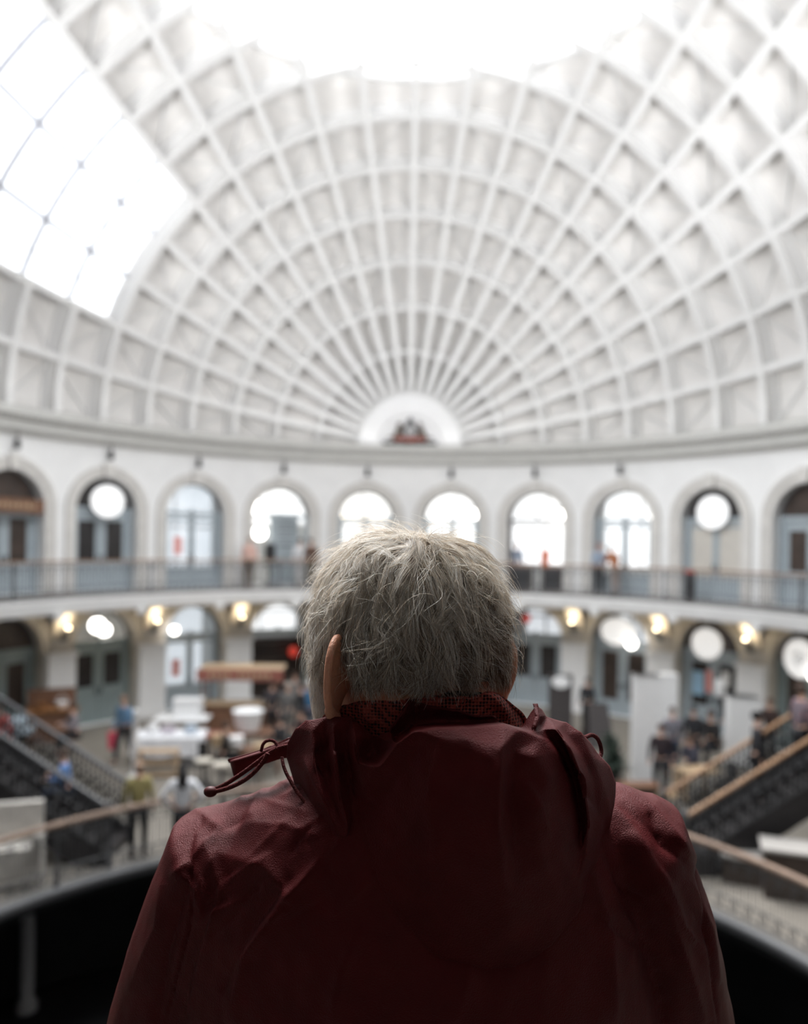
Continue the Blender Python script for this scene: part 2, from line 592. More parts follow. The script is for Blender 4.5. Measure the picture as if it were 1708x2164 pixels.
# stone archivolts and jambs
def arch_path(zb, zs, na=24, r=RA):
    return [(-r, zb, (-1, 0)), (-r, zs, (-1, 0))] + [(-r * math.cos(PI * k / na), zs + r * math.sin(PI * k / na), (-math.cos(PI * k / na), math.sin(PI * k / na))) for k in range(1, na)] + [(r, zs, (1, 0)), (r, zb, (1, 0))]
def archivolt(s0, zb, zs, m, w=0.36, lab=None):
    mb = MB()
    path = arch_path(zb, zs)
    for a, b in ((0.0, w * 0.62), (w * 0.62, w)):
        prou = 0.05 if a == 0 else 0.10
        loop = [(a, 0.02), (a, -prou), (b, -prou), (b, 0.02)]
        n = 4
        V = []
        for (u, z, d) in path:
            for (w_, out) in loop:
                V.append(wpt(s0 + u + d[0] * w_, z + d[1] * w_, out))
        mb.add(V, [(i * 4 + k, i * 4 + (k + 1) % 4, (i + 1) * 4 + (k + 1) % 4, (i + 1) * 4 + k) for i in range(len(path) - 1) for k in range(4)])
    # keystone
    P = []
    for out in (-0.16, 0.0):
        for u, z in ((-0.13, RA - 0.02), (0.13, RA - 0.02), (0.19, RA + w + 0.06), (-0.19, RA + w + 0.06)):
            P.append(wpt(s0 + u, zs + z, out))
    mb.add(P, [(0, 1, 2, 3), (7, 6, 5, 4), (0, 4, 5, 1), (1, 5, 6, 2), (2, 6, 7, 3), (3, 7, 4, 0)])
    return trim(mb, m, label=lab)
for q in range(-6, 6):
    s0 = (q + 0.5) * BAY
    archivolt(s0, B0, 6.71, M_stone)
    archivolt(s0, G0, 2.50, M_sand, w=0.30)
# ground piers: plinth blocks and capitals
for q in range(-5, 6):
    s0 = q * BAY
    p, t, n = wfr(s0)
    M = Matrix(((t.x, n.x, 0, p.x), (t.y, n.y, 0, p.y), (0, 0, 1, 0), (0, 0, 0, 1)))
    mb = MB()
    mb.box((0, -0.14, 0.15), (1.02, 0.30, 0.30), M=M)
    mb.box((0, -0.13, 1.30), (0.94, 0.26, 2.0), M=M)
    mb.box((0, -0.16, 2.36), (1.02, 0.32, 0.12), M=M)
    trim(mb, M_wall, label='white painted pier face between two ground-floor shop arches')
    mb = MB()
    mb.add([M @ Vector(c) for c in ((-.25, .02, 2.45), (.25, .02, 2.45), (.25, -.12, 2.45), (-.25, -.12, 2.45), (-.30, .02, 4.05), (.30, .02, 4.05), (.30, -0.95, 4.05), (-.30, -0.95, 4.05),
                                    (-.26, .02, 3.3), (.26, .02, 3.3), (.26, -.22, 3.3), (-.26, -.22, 3.3))],
           [(0, 1, 2, 3), (0, 8, 9, 1), (1, 9, 10, 2), (2, 10, 11, 3), (3, 11, 8, 0), (8, 4, 5, 9), (9, 5, 6, 10), (10, 6, 7, 11), (11, 7, 4, 8), (4, 7, 6, 5)])
    trim(mb, M_sand, label='curved stone bracket on a pier carrying the balcony')

# ================================================================== SLABS, FLOORS
BIN = 2.0                       # balcony width
def in_edge(s):                 # inner edge line of the balcony
    t = th(s)
    if abs(t) <= PI / 2:
        return wpt(s, 0, -BIN)
    # near half: wider, so the edge passes in front of the man
    x = (W - BIN) * math.sin(t)
    return Vector((x, 13.93 * math.cos(t), 0))
mb = MB()
fr = []
NB = 220
loop = []
for i in range(NB):
    s = -SMAX + 2 * SMAX * i / NB
    a = in_edge(s)
    b = wpt(s, 0, WT)
    n = Vector((b.x - a.x, b.y - a.y, 0)).normalized()
    loop.append((a, b, n))
V = []
prof = [(-0.06, 4.20), (-0.06, 4.10), (0.0, 4.06), (0.0, 3.90), (0.06, 3.84), (0.06, 3.78)]
for a, b, n in loop:
    for o_, z in prof:
        V.append(a + n * o_ + Vector((0, 0, z)))
k = len(prof)
mb.add(V, [(i * k + j, i * k + j + 1, ((i + 1) % NB) * k + j + 1, ((i + 1) % NB) * k + j) for i in range(NB) for j in range(k - 1)])
trim(mb, M_wall, label='white moulded edge of the balcony')
mb = MB()
V = []
for a, b, n in loop:
    V += [a - n * 0.05 + Vector((0, 0, 4.195)), b + Vector((0, 0, 4.195))]
mb.add(V, [(2 * i, 2 * i + 1, 2 * ((i + 1) % NB) + 1, 2 * ((i + 1) % NB)) for i in range(NB)])
struct(mb.build('floor_balcony', M_bfloor), 'dark balcony floor')
mb = MB()
V = []
for a, b, n in loop:
    V += [a + n * 0.06 + Vector((0, 0, 3.80)), a + n * 0.25 + Vector((0, 0, 4.02)), b + Vector((0, 0, 4.08))]
mb.add(V, [(3 * i + j, 3 * i + j + 1, 3 * ((i + 1) % NB) + j + 1, 3 * ((i + 1) % NB) + j) for i in range(NB) for j in range(2)])
struct(mb.build('ceiling_balcony', M_soff), 'buff painted underside of the balcony')
# small pendant drops under the edge, one per arch
for q in range(-6, 6):
    s0 = (q + 0.5) * BAY
    a = in_edge(s0)
    p, t, n = wfr(s0)
    mb = MB()
    M = Matrix(((t.x, n.x, 0, a.x), (t.y, n.y, 0, a.y), (0, 0, 1, 0), (0, 0, 0, 1)))
    mb.box((0, 0.12, 3.70), (0.22, 0.22, 0.2), M=M, taper=1.3)
    mb.box((0, 0.95, 3.93), (0.16, 1.6, 0.2), M=M)
    trim(mb, M_wall, label='small white bracket end under the balcony edge')

# ground floor with the oval opening to the basement
OX, OY, OA, OB = -0.55, -6.6, 7.0, 7.6
def opt(a, z, off=0.0):
    return Vector((OX + (OA + off) * math.sin(a), OY + (OB + off) * math.cos(a), z))
mb = MB()
NG = 120
V = []
for i in range(NG):
    a = 2 * PI * i / NG
    p = opt(a, G0)
    d = Vector((math.sin(a), math.cos(a) * 1.15, 0)).normalized()
    # run out to the wall line
    lo, hi = 0.0, 60.0
    for _ in range(40):
        mid = (lo + hi) / 2
        q = p + d * mid
        L = (LF if q.y > 0 else LN) + 0.5
        if (q.x / (W + 0.5)) ** 2 + (q.y / L) ** 2 < 1:
            lo = mid
        else:
            hi = mid
    e = p + d * lo
    V += [p, p + (e - p) * 0.5, e]
mb.add(V, [(3 * i + j, 3 * ((i + 1) % NG) + j, 3 * ((i + 1) % NG) + j + 1, 3 * i + j + 1) for i in range(NG) for j in range(2)])
struct(mb.build('floor', M_floor, fix=False), 'pale stone ground floor of the hall')
mb = MB()
V = []
for i in range(NG):
    a = 2 * PI * i / NG
    for o_, z in ((0.10, 0.012), (-0.05, 0.012), (-0.07, -0.03), (-0.05, -0.16), (0.02, -0.20)):
        V.append(opt(a, z, o_))
mb.add(V, [(5 * i + j, 5 * ((i + 1) % NG) + j, 5 * ((i + 1) % NG) + j + 1, 5 * i + j + 1) for i in range(NG) for j in range(4)])
trim(mb, mat('grey_stone_kerb', (0.12, 0.12, 0.123), 0.6), smooth=True, label='grey stone kerb round the oval floor opening')
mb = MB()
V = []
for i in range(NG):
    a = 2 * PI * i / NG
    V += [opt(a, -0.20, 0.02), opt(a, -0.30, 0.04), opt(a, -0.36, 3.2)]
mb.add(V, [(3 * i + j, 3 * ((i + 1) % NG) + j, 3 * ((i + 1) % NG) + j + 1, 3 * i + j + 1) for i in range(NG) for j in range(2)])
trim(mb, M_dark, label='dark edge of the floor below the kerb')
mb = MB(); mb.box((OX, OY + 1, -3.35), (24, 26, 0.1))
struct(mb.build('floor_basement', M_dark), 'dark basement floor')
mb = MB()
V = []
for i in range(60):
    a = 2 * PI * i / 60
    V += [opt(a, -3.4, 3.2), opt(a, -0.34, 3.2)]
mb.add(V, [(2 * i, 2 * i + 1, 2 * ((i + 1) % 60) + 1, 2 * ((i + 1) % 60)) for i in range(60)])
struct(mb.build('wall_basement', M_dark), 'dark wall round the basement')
M_col = mat('grey_column_paint', (0.50, 0.50, 0.51), 0.5)
for a in (-0.96, 1.2, -2.2, 2.2):
    p = opt(a, 0, 0.7) if a != -0.96 else Vector((-7.25, 0.6, 0))
    mb = MB()
    mb.lathe([(0.20, -3.3), (0.20, -3.15), (0.13, -3.05), (0.12, -.75), (0.2, -0.6), (0.2, -0.34)], c=(p.x, p.y, 0), n=20)
    c = struct(mb.build('column', M_col, smooth=True, angle=R(40)), 'round grey basement column under the floor edge')

# ================================================================== SHOP ROOMS behind the arches
RD = 4.2
def rooms(z0, z1, lit, nm):
    # back wall, partitions, floor, ceiling
    mb = MB()
    fr = ring_frames(-6 * BAY, 6 * BAY, 60)
    mb.sweep(fr, [(RD, z0), (RD + 0.2, z0), (RD + 0.2, z1), (RD, z1)])
    for q in range(-6, 7):
        p, t, n = wfr(q * BAY)
        M = Matrix(((t.x, n.x, 0, p.x), (t.y, n.y, 0, p.y), (0, 0, 1, 0), (0, 0, 0, 1)))
        mb.box((0, (RD + WT) / 2, (z0 + z1) / 2), (0.12, RD - WT, z1 - z0), M=M)
    mb.sweep(fr, [(WT, z1 - 0.02), (RD, z1 - 0.02), (RD, z1 + 0.1), (WT, z1 + 0.1)])
    mb.sweep(fr, [(0.0, z0 - 0.1), (RD, z0 - 0.1), (RD, z0 + 0.001), (0.0, z0 + 0.001)])
    struct(mb.build('wall_' + nm, M_room), 'pale inner walls of the shops behind the arches')
rooms(B0, 8.3, None, 'upper_shops')
rooms(G0, 4.05, None, 'lower_shops')
# ================================================================== DOORWAYS
DN = [0]
def lf(s0, d=0.0, z=0.0):
    p, t, n = wfr(s0)
    p = p + n * d
    return Matrix(((t.x, n.x, 0, p.x), (t.y, n.y, 0, p.y), (0, 0, 1, z), (0, 0, 0, 1)))
def arch_poly(r, zs, zb, n=16):
    return [(-r, zb), (-r, zs)] + [(-r * math.cos(PI * k / n), zs + r * math.sin(PI * k / n)) for k in range(1, n)] + [(r, zs), (r, zb)]
def plate(mb, poly, d0, d1, M):
    n = len(poly)
    mb.add([M @ Vector((u, d0, z)) for u, z in poly] + [M @ Vector((u, d1, z)) for u, z in poly],
           [tuple(range(n)), tuple(range(2 * n - 1, n - 1, -1))] + [(k, (k + 1) % n, n + (k + 1) % n, n + k) for k in range(n)])
def doorway(s0, zb, zs, label, frame=M_blue, pane=M_glass, fan=M_glass, leaf=None, lit=True, poster=None, lower=0.85, wide=False, opened=False, litmat=None):
    """double door with glazed leaves below a transom and a half-round fanlight, set back in the arch"""
    DN[0] += 1
    M = lf(s0, 0.30, zb)
    h = zs - zb + 0.05
    mb = MB()
    # frame: jambs, transom, arch rim, fan mullion
    for sx in (-1, 1):
        mb.box((sx * (RA - 0.05), 0, h / 2), (0.12, 0.12, h), M=M)
    mb.box((0, 0, h), (2 * RA, 0.14, 0.14), M=M)
    pts = [(-(RA - 0.04) * math.cos(PI * k / 20), 0, h + (RA - 0.04) * math.sin(PI * k / 20)) for k in range(21)]
    if fan is M_glass:
        mb.box((0, 0, h + 0.08), (0.10, 0.1, 0.16), M=M)
    d = struct(mb.build('door_%d' % DN[0], frame), label)
    mb = MB()
    mb.tube([M @ Vector(p) for p in pts], 0.065, 6)
    mb.build('shaded_arch_rim', M_iron, d)  # dark frame rim that also paints the shadow inside the arch top
    if fan is not None:
        mb = MB()
        n = 18
        poly = [(-(RA - 0.06) * math.cos(PI * k / n), h + (RA - 0.06) * math.sin(PI * k / n)) for k in range(n + 1)]
        plate(mb, poly, -0.01, 0.01, M)
        mb.build('fanlight', fan, d)
    if not opened:
        lm = leaf or frame
        for sx in (-1, 1):
            cx = sx * (RA - 0.11) / 2 * 1.0
            w = RA - 0.13
            mb = MB()
            st = 0.17 if not wide else 0.10
            for q in (-1, 1):
                mb.box((cx + q * (w / 2 - st / 2), 0.03, (h - 0.07) / 2), (st, 0.06, h - 0.07), M=M)
            mb.box((cx, 0.03, lower / 2 + 0.01), (w - 2 * st, 0.06, lower), M=M)
            mb.box((cx, 0.00, lower / 2 + 0.01), (w - 2 * st - 0.1, 0.05, lower - 0.22), M=M)
            mb.box((cx, 0.03, h - 0.07 - 0.14), (w - 2 * st, 0.06, 0.28 if not wide else 0.1), M=M)
            l = mb.build('door_leaf', lm, d)
            mb = MB()
            mb.box((cx, 0.03, (h + lower) / 2), (w - 2 * st, 0.015, h - lower), M=M)
            mb.build('pane', pane, l)
            mb = MB()
            mb.box((cx - sx * (w / 2 - 0.07), -0.02, 1.02), (0.03, 0.05, 0.22), M=M)
            mb.build('handle', M_black, l)
    if poster:
        for (pu, pz, pw, ph, pm) in poster:
            mb = MB()
            mb.box((pu, -0.005, pz), (pw, 0.012, ph), M=M)
            mb.build('poster', pm, d)
    return d
WN = [2]
def lit_window(s0, z0, z1, w=2.9, m=None, off=0.0, d=1.75):
    """daylit outer window of a shop room"""
    WN[0] += 1
    M = lf(s0, d)
    mb = MB()
    for k in range(3):
        mb.box((off - w / 2 + w * (k) / 2, 0, (z0 + z1) / 2), (0.08, 0.1, z1 - z0), M=M)
    for k in range(3):
        mb.box((off, 0, z0 + (z1 - z0) * k / 2), (w + 0.08, 0.1, 0.08), M=M)
    wdw = struct(mb.build('window_%d' % WN[0], M_white), 'daylit outer window inside a shop room')
    mb = MB()
    mb.box((off, 0.03, (z0 + z1) / 2), (w, 0.02, z1 - z0), M=M)
    mb.build('pane', m or M_lit, wdw)
UP = {q: (q + 0.5) * BAY for q in range(-6, 6)}
PZ = [(-0.5, 1.45, 0.3, 0.6, M_pink)]
# upper gallery, seen from left to right
doorway(UP[-5], B0, 6.71, 'gallery doorway at the left edge with a dark fanlight behind a wooden sign', M_blue, M_brownpane, M_brownpane, lower=0.9)
doorway(UP[-4], B0, 6.71, 'blue gallery door with two dark panes below a white oval sign', M_blue, M_darkpane, M_darkpane, lower=0.95)
doorway(UP[-3], B0, 6.71, 'blue glazed gallery door with a pink poster in its left pane', M_blue, M_glass, M_glass, lower=0.7, wide=True, poster=PZ)
doorway(UP[-2], B0, 6.71, 'open gallery doorway with two white globe lamps inside', M_blue, M_glass, M_glass, opened=True)
doorway(UP[-1], B0, 6.71, 'gallery doorway with a row of five small lamps inside', M_blue, M_glass, M_glass, lower=0.6, wide=True)
doorway(UP[0], B0, 6.71, 'bright gallery doorway just above the head of the man, right of the row of lamps', M_blue, M_glass, M_glass, lower=0.6, wide=True)
doorway(UP[1], B0, 6.71, 'bright gallery doorway with a clothes stand and an orange coat inside', M_iron, M_glass, M_glass, opened=True)
doorway(UP[2], B0, 6.71, 'gallery doorway behind the person in an orange-brown jacket', M_blue, M_glass, M_glass, lower=0.7, wide=True)
doorway(UP[3], B0, 6.71, 'pale gallery door below a white round sign', M_blue, mat('beige_blind_pane', (0.55, 0.52, 0.47), 0.4), M_darkpane, lower=0.7, wide=True)
doorway(UP[4], B0, 6.71, 'gallery door at the right edge of the picture with a dark pane and dark fanlight', M_blue, M_brownpane, M_brownpane, lower=1.0)
for q in (-6, 5):
    doorway(UP[q], B0, 6.71, 'blue gallery door beyond the edge of the picture', M_blue, M_darkpane, M_darkpane)
# ground floor
doorway(UP[-5], G0, 2.50, 'ground-floor shop door at the left edge with a dark brown fanlight', M_bluegreen, M_brownpane, M_brownpane, lower=0.9)
doorway(UP[-4], G0, 2.50, 'grey-green ground-floor shop door with dark panes, left of the person in the blue shirt', M_bluegreen, M_darkpane, M_glass, lower=1.15)
doorway(UP[-3], G0, 2.50, 'ground-floor shop door with bright panes and a pink poster', M_blue, M_glass, M_glass, lower=0.8, wide=True, poster=PZ)
doorway(UP[-2], G0, 2.50, 'open dark ground-floor doorway behind the crowd', M_bluegreen, M_glass, M_glass, opened=True)
doorway(UP[-1], G0, 2.50, 'ground-floor doorway hidden behind the left of the man', M_blue, M_glass, M_glass)
doorway(UP[0], G0, 2.50, 'ground-floor doorway hidden behind the right of the man', M_blue, M_glass, M_glass)
doorway(UP[1], G0, 2.50, 'blue ground-floor shop door with two dark panes under a red round light', M_blue, M_darkpane, M_glass, lower=1.0)
doorway(UP[2], G0, 2.50, 'ground-floor shop door standing open below a white oval sign, dark inside', M_blue, M_brownpane, M_glass, lower=0.5)
doorway(UP[3], G0, 2.50, 'blue-grey ground-floor shop door with blue and pink posters below a white oval sign', M_blue, M_darkpane, M_brownpane, lower=0.8,
        poster=[(-0.55, 1.5, 0.42, 0.75, mat('blue_print', (0.35, 0.55, 0.72), 0.5)), (-0.16, 1.6, 0.22, 0.7, M_pink), (0.42, 1.75, 0.26, 0.5, M_white)])
doorway(UP[4], G0, 2.50, 'ground-floor shop door at the right edge with one dark pane', M_bluegreen, M_brownpane, M_brownpane, lower=0.9)
for q in (-6, 5):
    doorway(UP[q], G0, 2.50, 'ground-floor shop door beyond the edge of the picture', M_bluegreen, M_brownpane, M_brownpane)
# daylight windows at the back of the bright shops
for q in (-3, -2, -1, 0, 1, 2):
    lit_window(UP[q], B0 + {-3: .3, -2: 2.3}.get(q, .9), 8.1, 2.9, m=mat('soft_lit_window', (.8, .8, .8), .4, emis=(.84, .92, 1.0), estr=.42) if q == -3 else None)
lit_window(UP[3], B0 + 2.2, 8.1, 2.9)
for q in (-3, -2):
    lit_window(UP[q], 0.6 if q == -3 else 2.4, 3.9, 2.9, off=-.3, m=mat('soft_lit_window', (.8, .8, .8), .4) if q == -3 else None)
lit_window(UP[1], 2.4, 3.9, 1.6, m=mat('dim_shop_window', (0.6, 0.6, 0.6), 0.4, emis=(0.9, 0.95, 1), estr=0.5))
lit_window(UP[2], 2.4, 3.9, 1.6, m=MATS['dim_shop_window'])

# ================================================================== SIGNS
def oval_sign(s0, z, w, h, label, emblem=None, tilt=0.0, u=0.0, d=0.12):
    p, t, n = wfr(s0)
    o = thing('oval_sign', label, 'sign', (p + n * d + t * u) + Vector((0, 0, z)), math.atan2(t.y, t.x))
    mb = MB()
    prof = []
    nn = 28
    V = []
    for y, sc_ in ((-0.03, 0.96), (-0.03, 1.0), (0.03, 1.0), (0.03, 0.96)):
        for k in range(nn):
            a = 2 * PI * k / nn
            V.append((w / 2 * sc_ * math.cos(a), y, h / 2 * sc_ * math.sin(a)))
    mb.add(V, [(i * nn + k, i * nn + (k + 1) % nn, (i + 1) * nn + (k + 1) % nn, (i + 1) * nn + k) for i in range(3) for k in range(nn)] + [tuple(range(nn)), tuple(range(4 * nn - 1, 3 * nn - 1, -1))])
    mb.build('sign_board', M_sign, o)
    mb = MB()
    mb.tube([(w / 2 * math.cos(2 * PI * k / 28), 0, h / 2 * math.sin(2 * PI * k / 28)) for k in range(28)], 0.025, 6, closed=True)
    mb.build('rim', M_greyprint, o)
    for sx in (-1, 1):
        mb = MB()
        mb.cyl((sx * w * .25, 0, h * .42), (sx * w * .25, 0.02, h * .42 + 0.45), 0.01, n=6)
        mb.build('hanging_rod', M_black, o)
    if emblem:
        mb = MB()
        for k in range(3):
            a0 = k * 2.1
            mb.tube([((0.05 + 0.035 * q) * math.cos(a0 + q * .55), -0.045, (0.05 + 0.035 * q) * math.sin(a0 + q * .55)) for q in range(6)], 0.02, 5)
        mb.build('emblem', M_greyprint, o)
    return o
M_sign = mat('glowing_sign_face', (0.88, 0.88, 0.88), 0.4, var=0.01, emis=(1, 1, 1), estr=0.34)  # emission added to lift the white of the signs; no lamp inside
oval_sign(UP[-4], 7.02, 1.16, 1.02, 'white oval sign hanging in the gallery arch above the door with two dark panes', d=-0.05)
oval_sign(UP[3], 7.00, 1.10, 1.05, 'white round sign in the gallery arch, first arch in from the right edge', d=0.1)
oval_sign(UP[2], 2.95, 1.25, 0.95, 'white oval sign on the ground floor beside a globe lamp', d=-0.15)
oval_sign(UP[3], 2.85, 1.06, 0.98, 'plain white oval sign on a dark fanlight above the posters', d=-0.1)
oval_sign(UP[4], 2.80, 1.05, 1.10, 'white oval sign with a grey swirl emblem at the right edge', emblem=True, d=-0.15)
s_ = thing('wooden_sign', 'dark wooden sign board across the gallery arch at the left edge', 'sign', wpt(UP[-5], 6.75, -0.06), math.atan2(wfr(UP[-5])[1].y, wfr(UP[-5])[1].x))
mb = MB(); mb.box((0, 0, 0), (2.1, 0.06, 0.42)); mb.build('board', M_wood, s_)
mb = MB()
for k in range(9):
    mb.box((-0.7 + k * 0.17, -0.04, 0.0), (0.09, 0.02, 0.10 + 0.05 * (k % 2)))
mb.build('lettering', M_palewood, s_)

# ================================================================== LAMPS
def globe(s0, d, u, z, r, label, group, m=None, drop=0.5, name='globe_lamp'):
    p, t, n = wfr(s0)
    o = thing(name, label, 'lamp', (p + n * d + t * u) + Vector((0, 0, z)), math.atan2(t.y, t.x), group)
    mb = MB(); mb.ball((0, 0, 0), r, 16, 10); mb.build('globe', m or M_lamp, o, smooth=True)
    mb = MB(); mb.cyl((0, 0, r * 0.9), (0, 0, r + drop), 0.012, n=6); mb.lathe([(r * .35, 0), (r * .3, r * .4), (.012, r * .5)], c=(0, 0, r * .85), n=10)
    mb.build('hanging_rod', M_black, o)
    return o
globe(UP[-2], 0.9, -0.62, 7.06, 0.27, 'upper of the two white globe lamps in the open gallery doorway', 'globe lamps in the gallery')
globe(UP[-2], 0.9, -0.58, 6.15, 0.25, 'lower of the two white globe lamps in the open gallery doorway', 'globe lamps in the gallery', drop=0.4)
globe(UP[0], 1.2, 0.72, 7.0, 0.22, 'white globe lamp at the right of the bright arch over the man', 'globe lamps in the gallery')
globe(UP[0], 1.2, -0.45, 6.95, 0.25, 'white globe lamp at the left of the bright arch over the man', 'globe lamps in the gallery')
globe(UP[1], 1.0, 0.62, 6.95, 0.26, 'white globe lamp in the bright arch with the clothes stand', 'globe lamps in the gallery')
globe(UP[2], 0.9, 0.75, 6.9, 0.13, 'small white globe lamp in the arch behind the orange-brown jacket', 'globe lamps in the gallery')
for k in range(5):
    globe(UP[-1], 0.6, -0.82 + k * 0.36, 6.78, 0.085, 'small warm lamp in the row of five, ' + ['leftmost of them', 'second of them from the left', 'middle of them', 'fourth of them from the left', 'rightmost of them'][k], 'row of five warm lamps', M_warm, 0.6, 'pendant_bulb')
globe(UP[-4], 0.9, 0.55, 2.85, 0.20, 'white globe lamp behind the fanlight of the grey-green door', 'globe lamps on the ground floor')
globe(UP[-4], 0.6, 0.12, 3.05, 0.24, 'larger white globe lamp behind the fanlight of the grey-green door', 'globe lamps on the ground floor')
globe(UP[-3], -0.35, -0.85, 2.82, 0.14, 'white globe lamp hanging left of the door with the pink poster', 'globe lamps on the ground floor', drop=0.9)
globe(UP[2], -0.45, 0.62, 2.62, 0.17, 'white globe lamp hanging right of the white oval sign', 'globe lamps on the ground floor', drop=1.0)
globe(UP[4], -0.45, 0.75, 2.45, 0.20, 'white globe lamp at the right edge of the picture', 'globe lamps on the ground floor', drop=1.0)
globe(UP[1], 0.5, -0.42, 3.12, 0.16, 'red round light in the ground-floor fanlight right of the head', 'coloured lights', mat('lit_red_glass', (0.7, 0.05, 0.04), 0.3, emis=(1, 0.10, 0.06), estr=0.22), 0.3, 'round_light')
# pier lamps under the balcony
names = {-4: 'between the dark arch and the grey-green door', -3: 'between the grey-green door and the pink-poster door', -2: 'between the pink-poster door and the open dark doorway',
         2: 'right of the red round light', 3: 'between the two left-hand oval signs on the right side', 4: 'beside the rightmost pier in view', -1: 'hidden left behind the man', 1: 'just right behind the head'}
for q in (-4, -3, -2, 2, 3, 4):
    p, t, n = wfr(q * BAY)
    o = thing('wall_lamp', 'lit wall lamp on the pier ' + names[q], 'lamp', p - n * 0.24 + Vector((0, 0, 3.05)), math.atan2(t.y, t.x), 'wall lamps on the piers')
    mb = MB(); mb.box((0, 0.0, -0.1), (0.16, 0.03, 0.34)); mb.tube([(0, 0, -0.15), (0, -0.16, -0.2), (0, -0.26, -0.08), (0, -0.26, 0.02)], 0.02, 6); mb.build('bracket', M_iron, o, smooth=True)
    mb = MB(); mb.lathe([(0.05, 0.0), (0.12, 0.04), (0.16, 0.10), (0.15, 0.11)], c=(0, -0.26, 0.0), n=14); mb.build('shade', M_iron, o, smooth=True)
    mb = MB(); mb.ball((0, -0.26, 0.11), 0.06, 12, 8); mb.build('bulb', M_warm, o, smooth=True)
    ld = bpy.data.lights.new('pier_lamp_light', 'POINT'); ld.energy = LAMP_W if 'LAMP_W' in globals() else 45; ld.color = (1.0, 0.82, 0.55); ld.shadow_soft_size = 0.03
    lo = bpy.data.objects.new('pier_lamp_light', ld); COL.objects.link(lo); lo.location = p - n * 0.50 + Vector((0, 0, 3.32))
# small dark fittings under the cornice, one over each gallery arch
fl = {-5: 'leftmost of all', -4: 'over the white oval sign', -3: 'over the pink-poster gallery door', -2: 'over the two globe lamps', -1: 'over the row of five lamps', 0: 'over the arch above the man', 1: 'over the arch with the clothes stand', 2: 'over the arch behind the orange-brown jacket'}
for q in range(-5, 3):
    p, t, n = wfr(UP[q])
    o = thing('cornice_spotlight', 'small dark spotlight hanging under the cornice, ' + fl[q], 'light fitting', p - n * 0.22 + Vector((0, 0, CB)), math.atan2(t.y, t.x), 'dark spotlights under the cornice')
    mb = MB(); mb.cyl((0, 0, 0.02), (0, 0, -0.16), 0.015, n=6); mb.box((0, 0, -0.01), (0.1, 0.1, 0.02)); mb.build('stem', M_black, o)
    mb = MB(); mb.lathe([(0.05, 0.0), (0.07, -0.05), (0.085, -0.26), (0.07, -0.30)], c=(0, 0, -0.14), n=12); mb.build('lamp_head', M_black, o, smooth=True)

# ================================================================== BALCONY RAILING
def rail_run(pts, hgt, parent, spacing=0.11, hm=M_rail, im=M_iron, ppost=None, lowered=0.0, nparts=None, hr=0.035, scroll=True):
    """handrail + iron panels of balusters between posts along a list of points"""
    pts = [Vector(p) for p in pts]
    seg = [(b - a).length for a, b in zip(pts[:-1], pts[1:])]
    tot = sum(seg)
    def pos(s):
        for a, b, l in zip(pts[:-1], pts[1:], seg):
            if s <= l or (a is pts[-2]):
                return a + (b - a) * (s / l)
            s -= l
        return pts[-1]
    mb = MB()
    up = Vector((0, 0, hgt))
    mb.sweep([(p + up, ((pts[min(i + 1, len(pts) - 1)] - pts[max(i - 1, 0)]).normalized().cross(Vector((0, 0, 1)))).normalized(), Vector((0, 0, 1))) for i, p in enumerate(pts)],
             [(-hr, -hr * .7), (-hr, hr * .4), (-hr * .5, hr), (hr * .5, hr), (hr, hr * .4), (hr, -hr * .7)])
    mb.build('handrail', hm, parent)
    np_ = nparts or max(1, round(tot / 3.2))
    for k in range(np_ + 1):
        p = pos(min(tot * k / np_, tot - 1e-6))
        mb = MB()
        mb.lathe([(0.045, 0), (0.045, 0.08), (0.025, 0.12), (0.03, hgt * .5), (0.022, hgt * .55), (0.03, hgt - .05), (0.035, hgt - 0.02)], c=p, n=8)
        mb.build('post', im, parent, smooth=True)
    for k in range(np_):
        a, b = tot * k / np_, tot * (k + 1) / np_
        mb = MB()
        nb = max(2, round((b - a) / spacing))
        nr = 8
        for zz in (0.10, 0.30, hgt - 0.13):
            mb.tube([pos(a + (b - a) * i / nr) + Vector((0, 0, zz)) for i in range(nr + 1)], 0.013, 4)
        for i in range(nb):
            s = a + (b - a) * (i + .5) / nb
            p = pos(s)
            mb.tube([p + Vector((0, 0, 0.05)), p + Vector((0, 0, hgt - 0.02))], 0.010, 4)
            if scroll and i % 2 == 0:
                d = (pos(min(s + .02, tot - 1e-6)) - p)
                d = Vector((d.x, d.y, 0)).normalized() if d.length > 1e-6 else Vector((1, 0, 0))
                c = p + d * spacing * .5 + Vector((0, 0, 0.20))
                mb.tube([c + d * 0.06 * math.cos(a_) + Vector((0, 0, 0.07 * math.sin(a_))) for a_ in [2 * PI * q / 8 for q in range(8)]], 0.012, 4, closed=True)
                c = c + Vector((0, 0, hgt - .42))
                mb.tube([c + d * 0.05 * math.cos(a_) + Vector((0, 0, 0.06 * math.sin(a_))) for a_ in [2 * PI * q / 8 for q in range(8)]], 0.010, 4, closed=True)
        mb.build('iron_panel', im, parent)
far_rail = thing('balcony_railing', 'long grey iron railing with a thin handrail running round the far balcony', 'railing', (0, 13.3, B0))
def rel(pts, o):
    l = Vector(o.location)
    return [Vector(p) - l for p in pts]
SA = SMAX - 8.5
rail_run(rel([in_edge(-SA + 2 * SA * i / 96) + (wfr(-SA + 2 * SA * i / 96)[2]) * 0.10 + Vector((0, 0, B0)) for i in range(97)], far_rail), 1.0, far_rail, nparts=14)
near_rail = thing('balcony_railing', 'near iron railing of the balcony that the man leans on', 'railing', (0, -13.9, B0))
pts = []
for i in range(17):
    s = SMAX - 2.0 + 4.0 * i / 16
    ss = s if s <= SMAX else s - 2 * SMAX
    a = in_edge(ss)
    pts.append(Vector((a.x, a.y - 0.06, B0)))
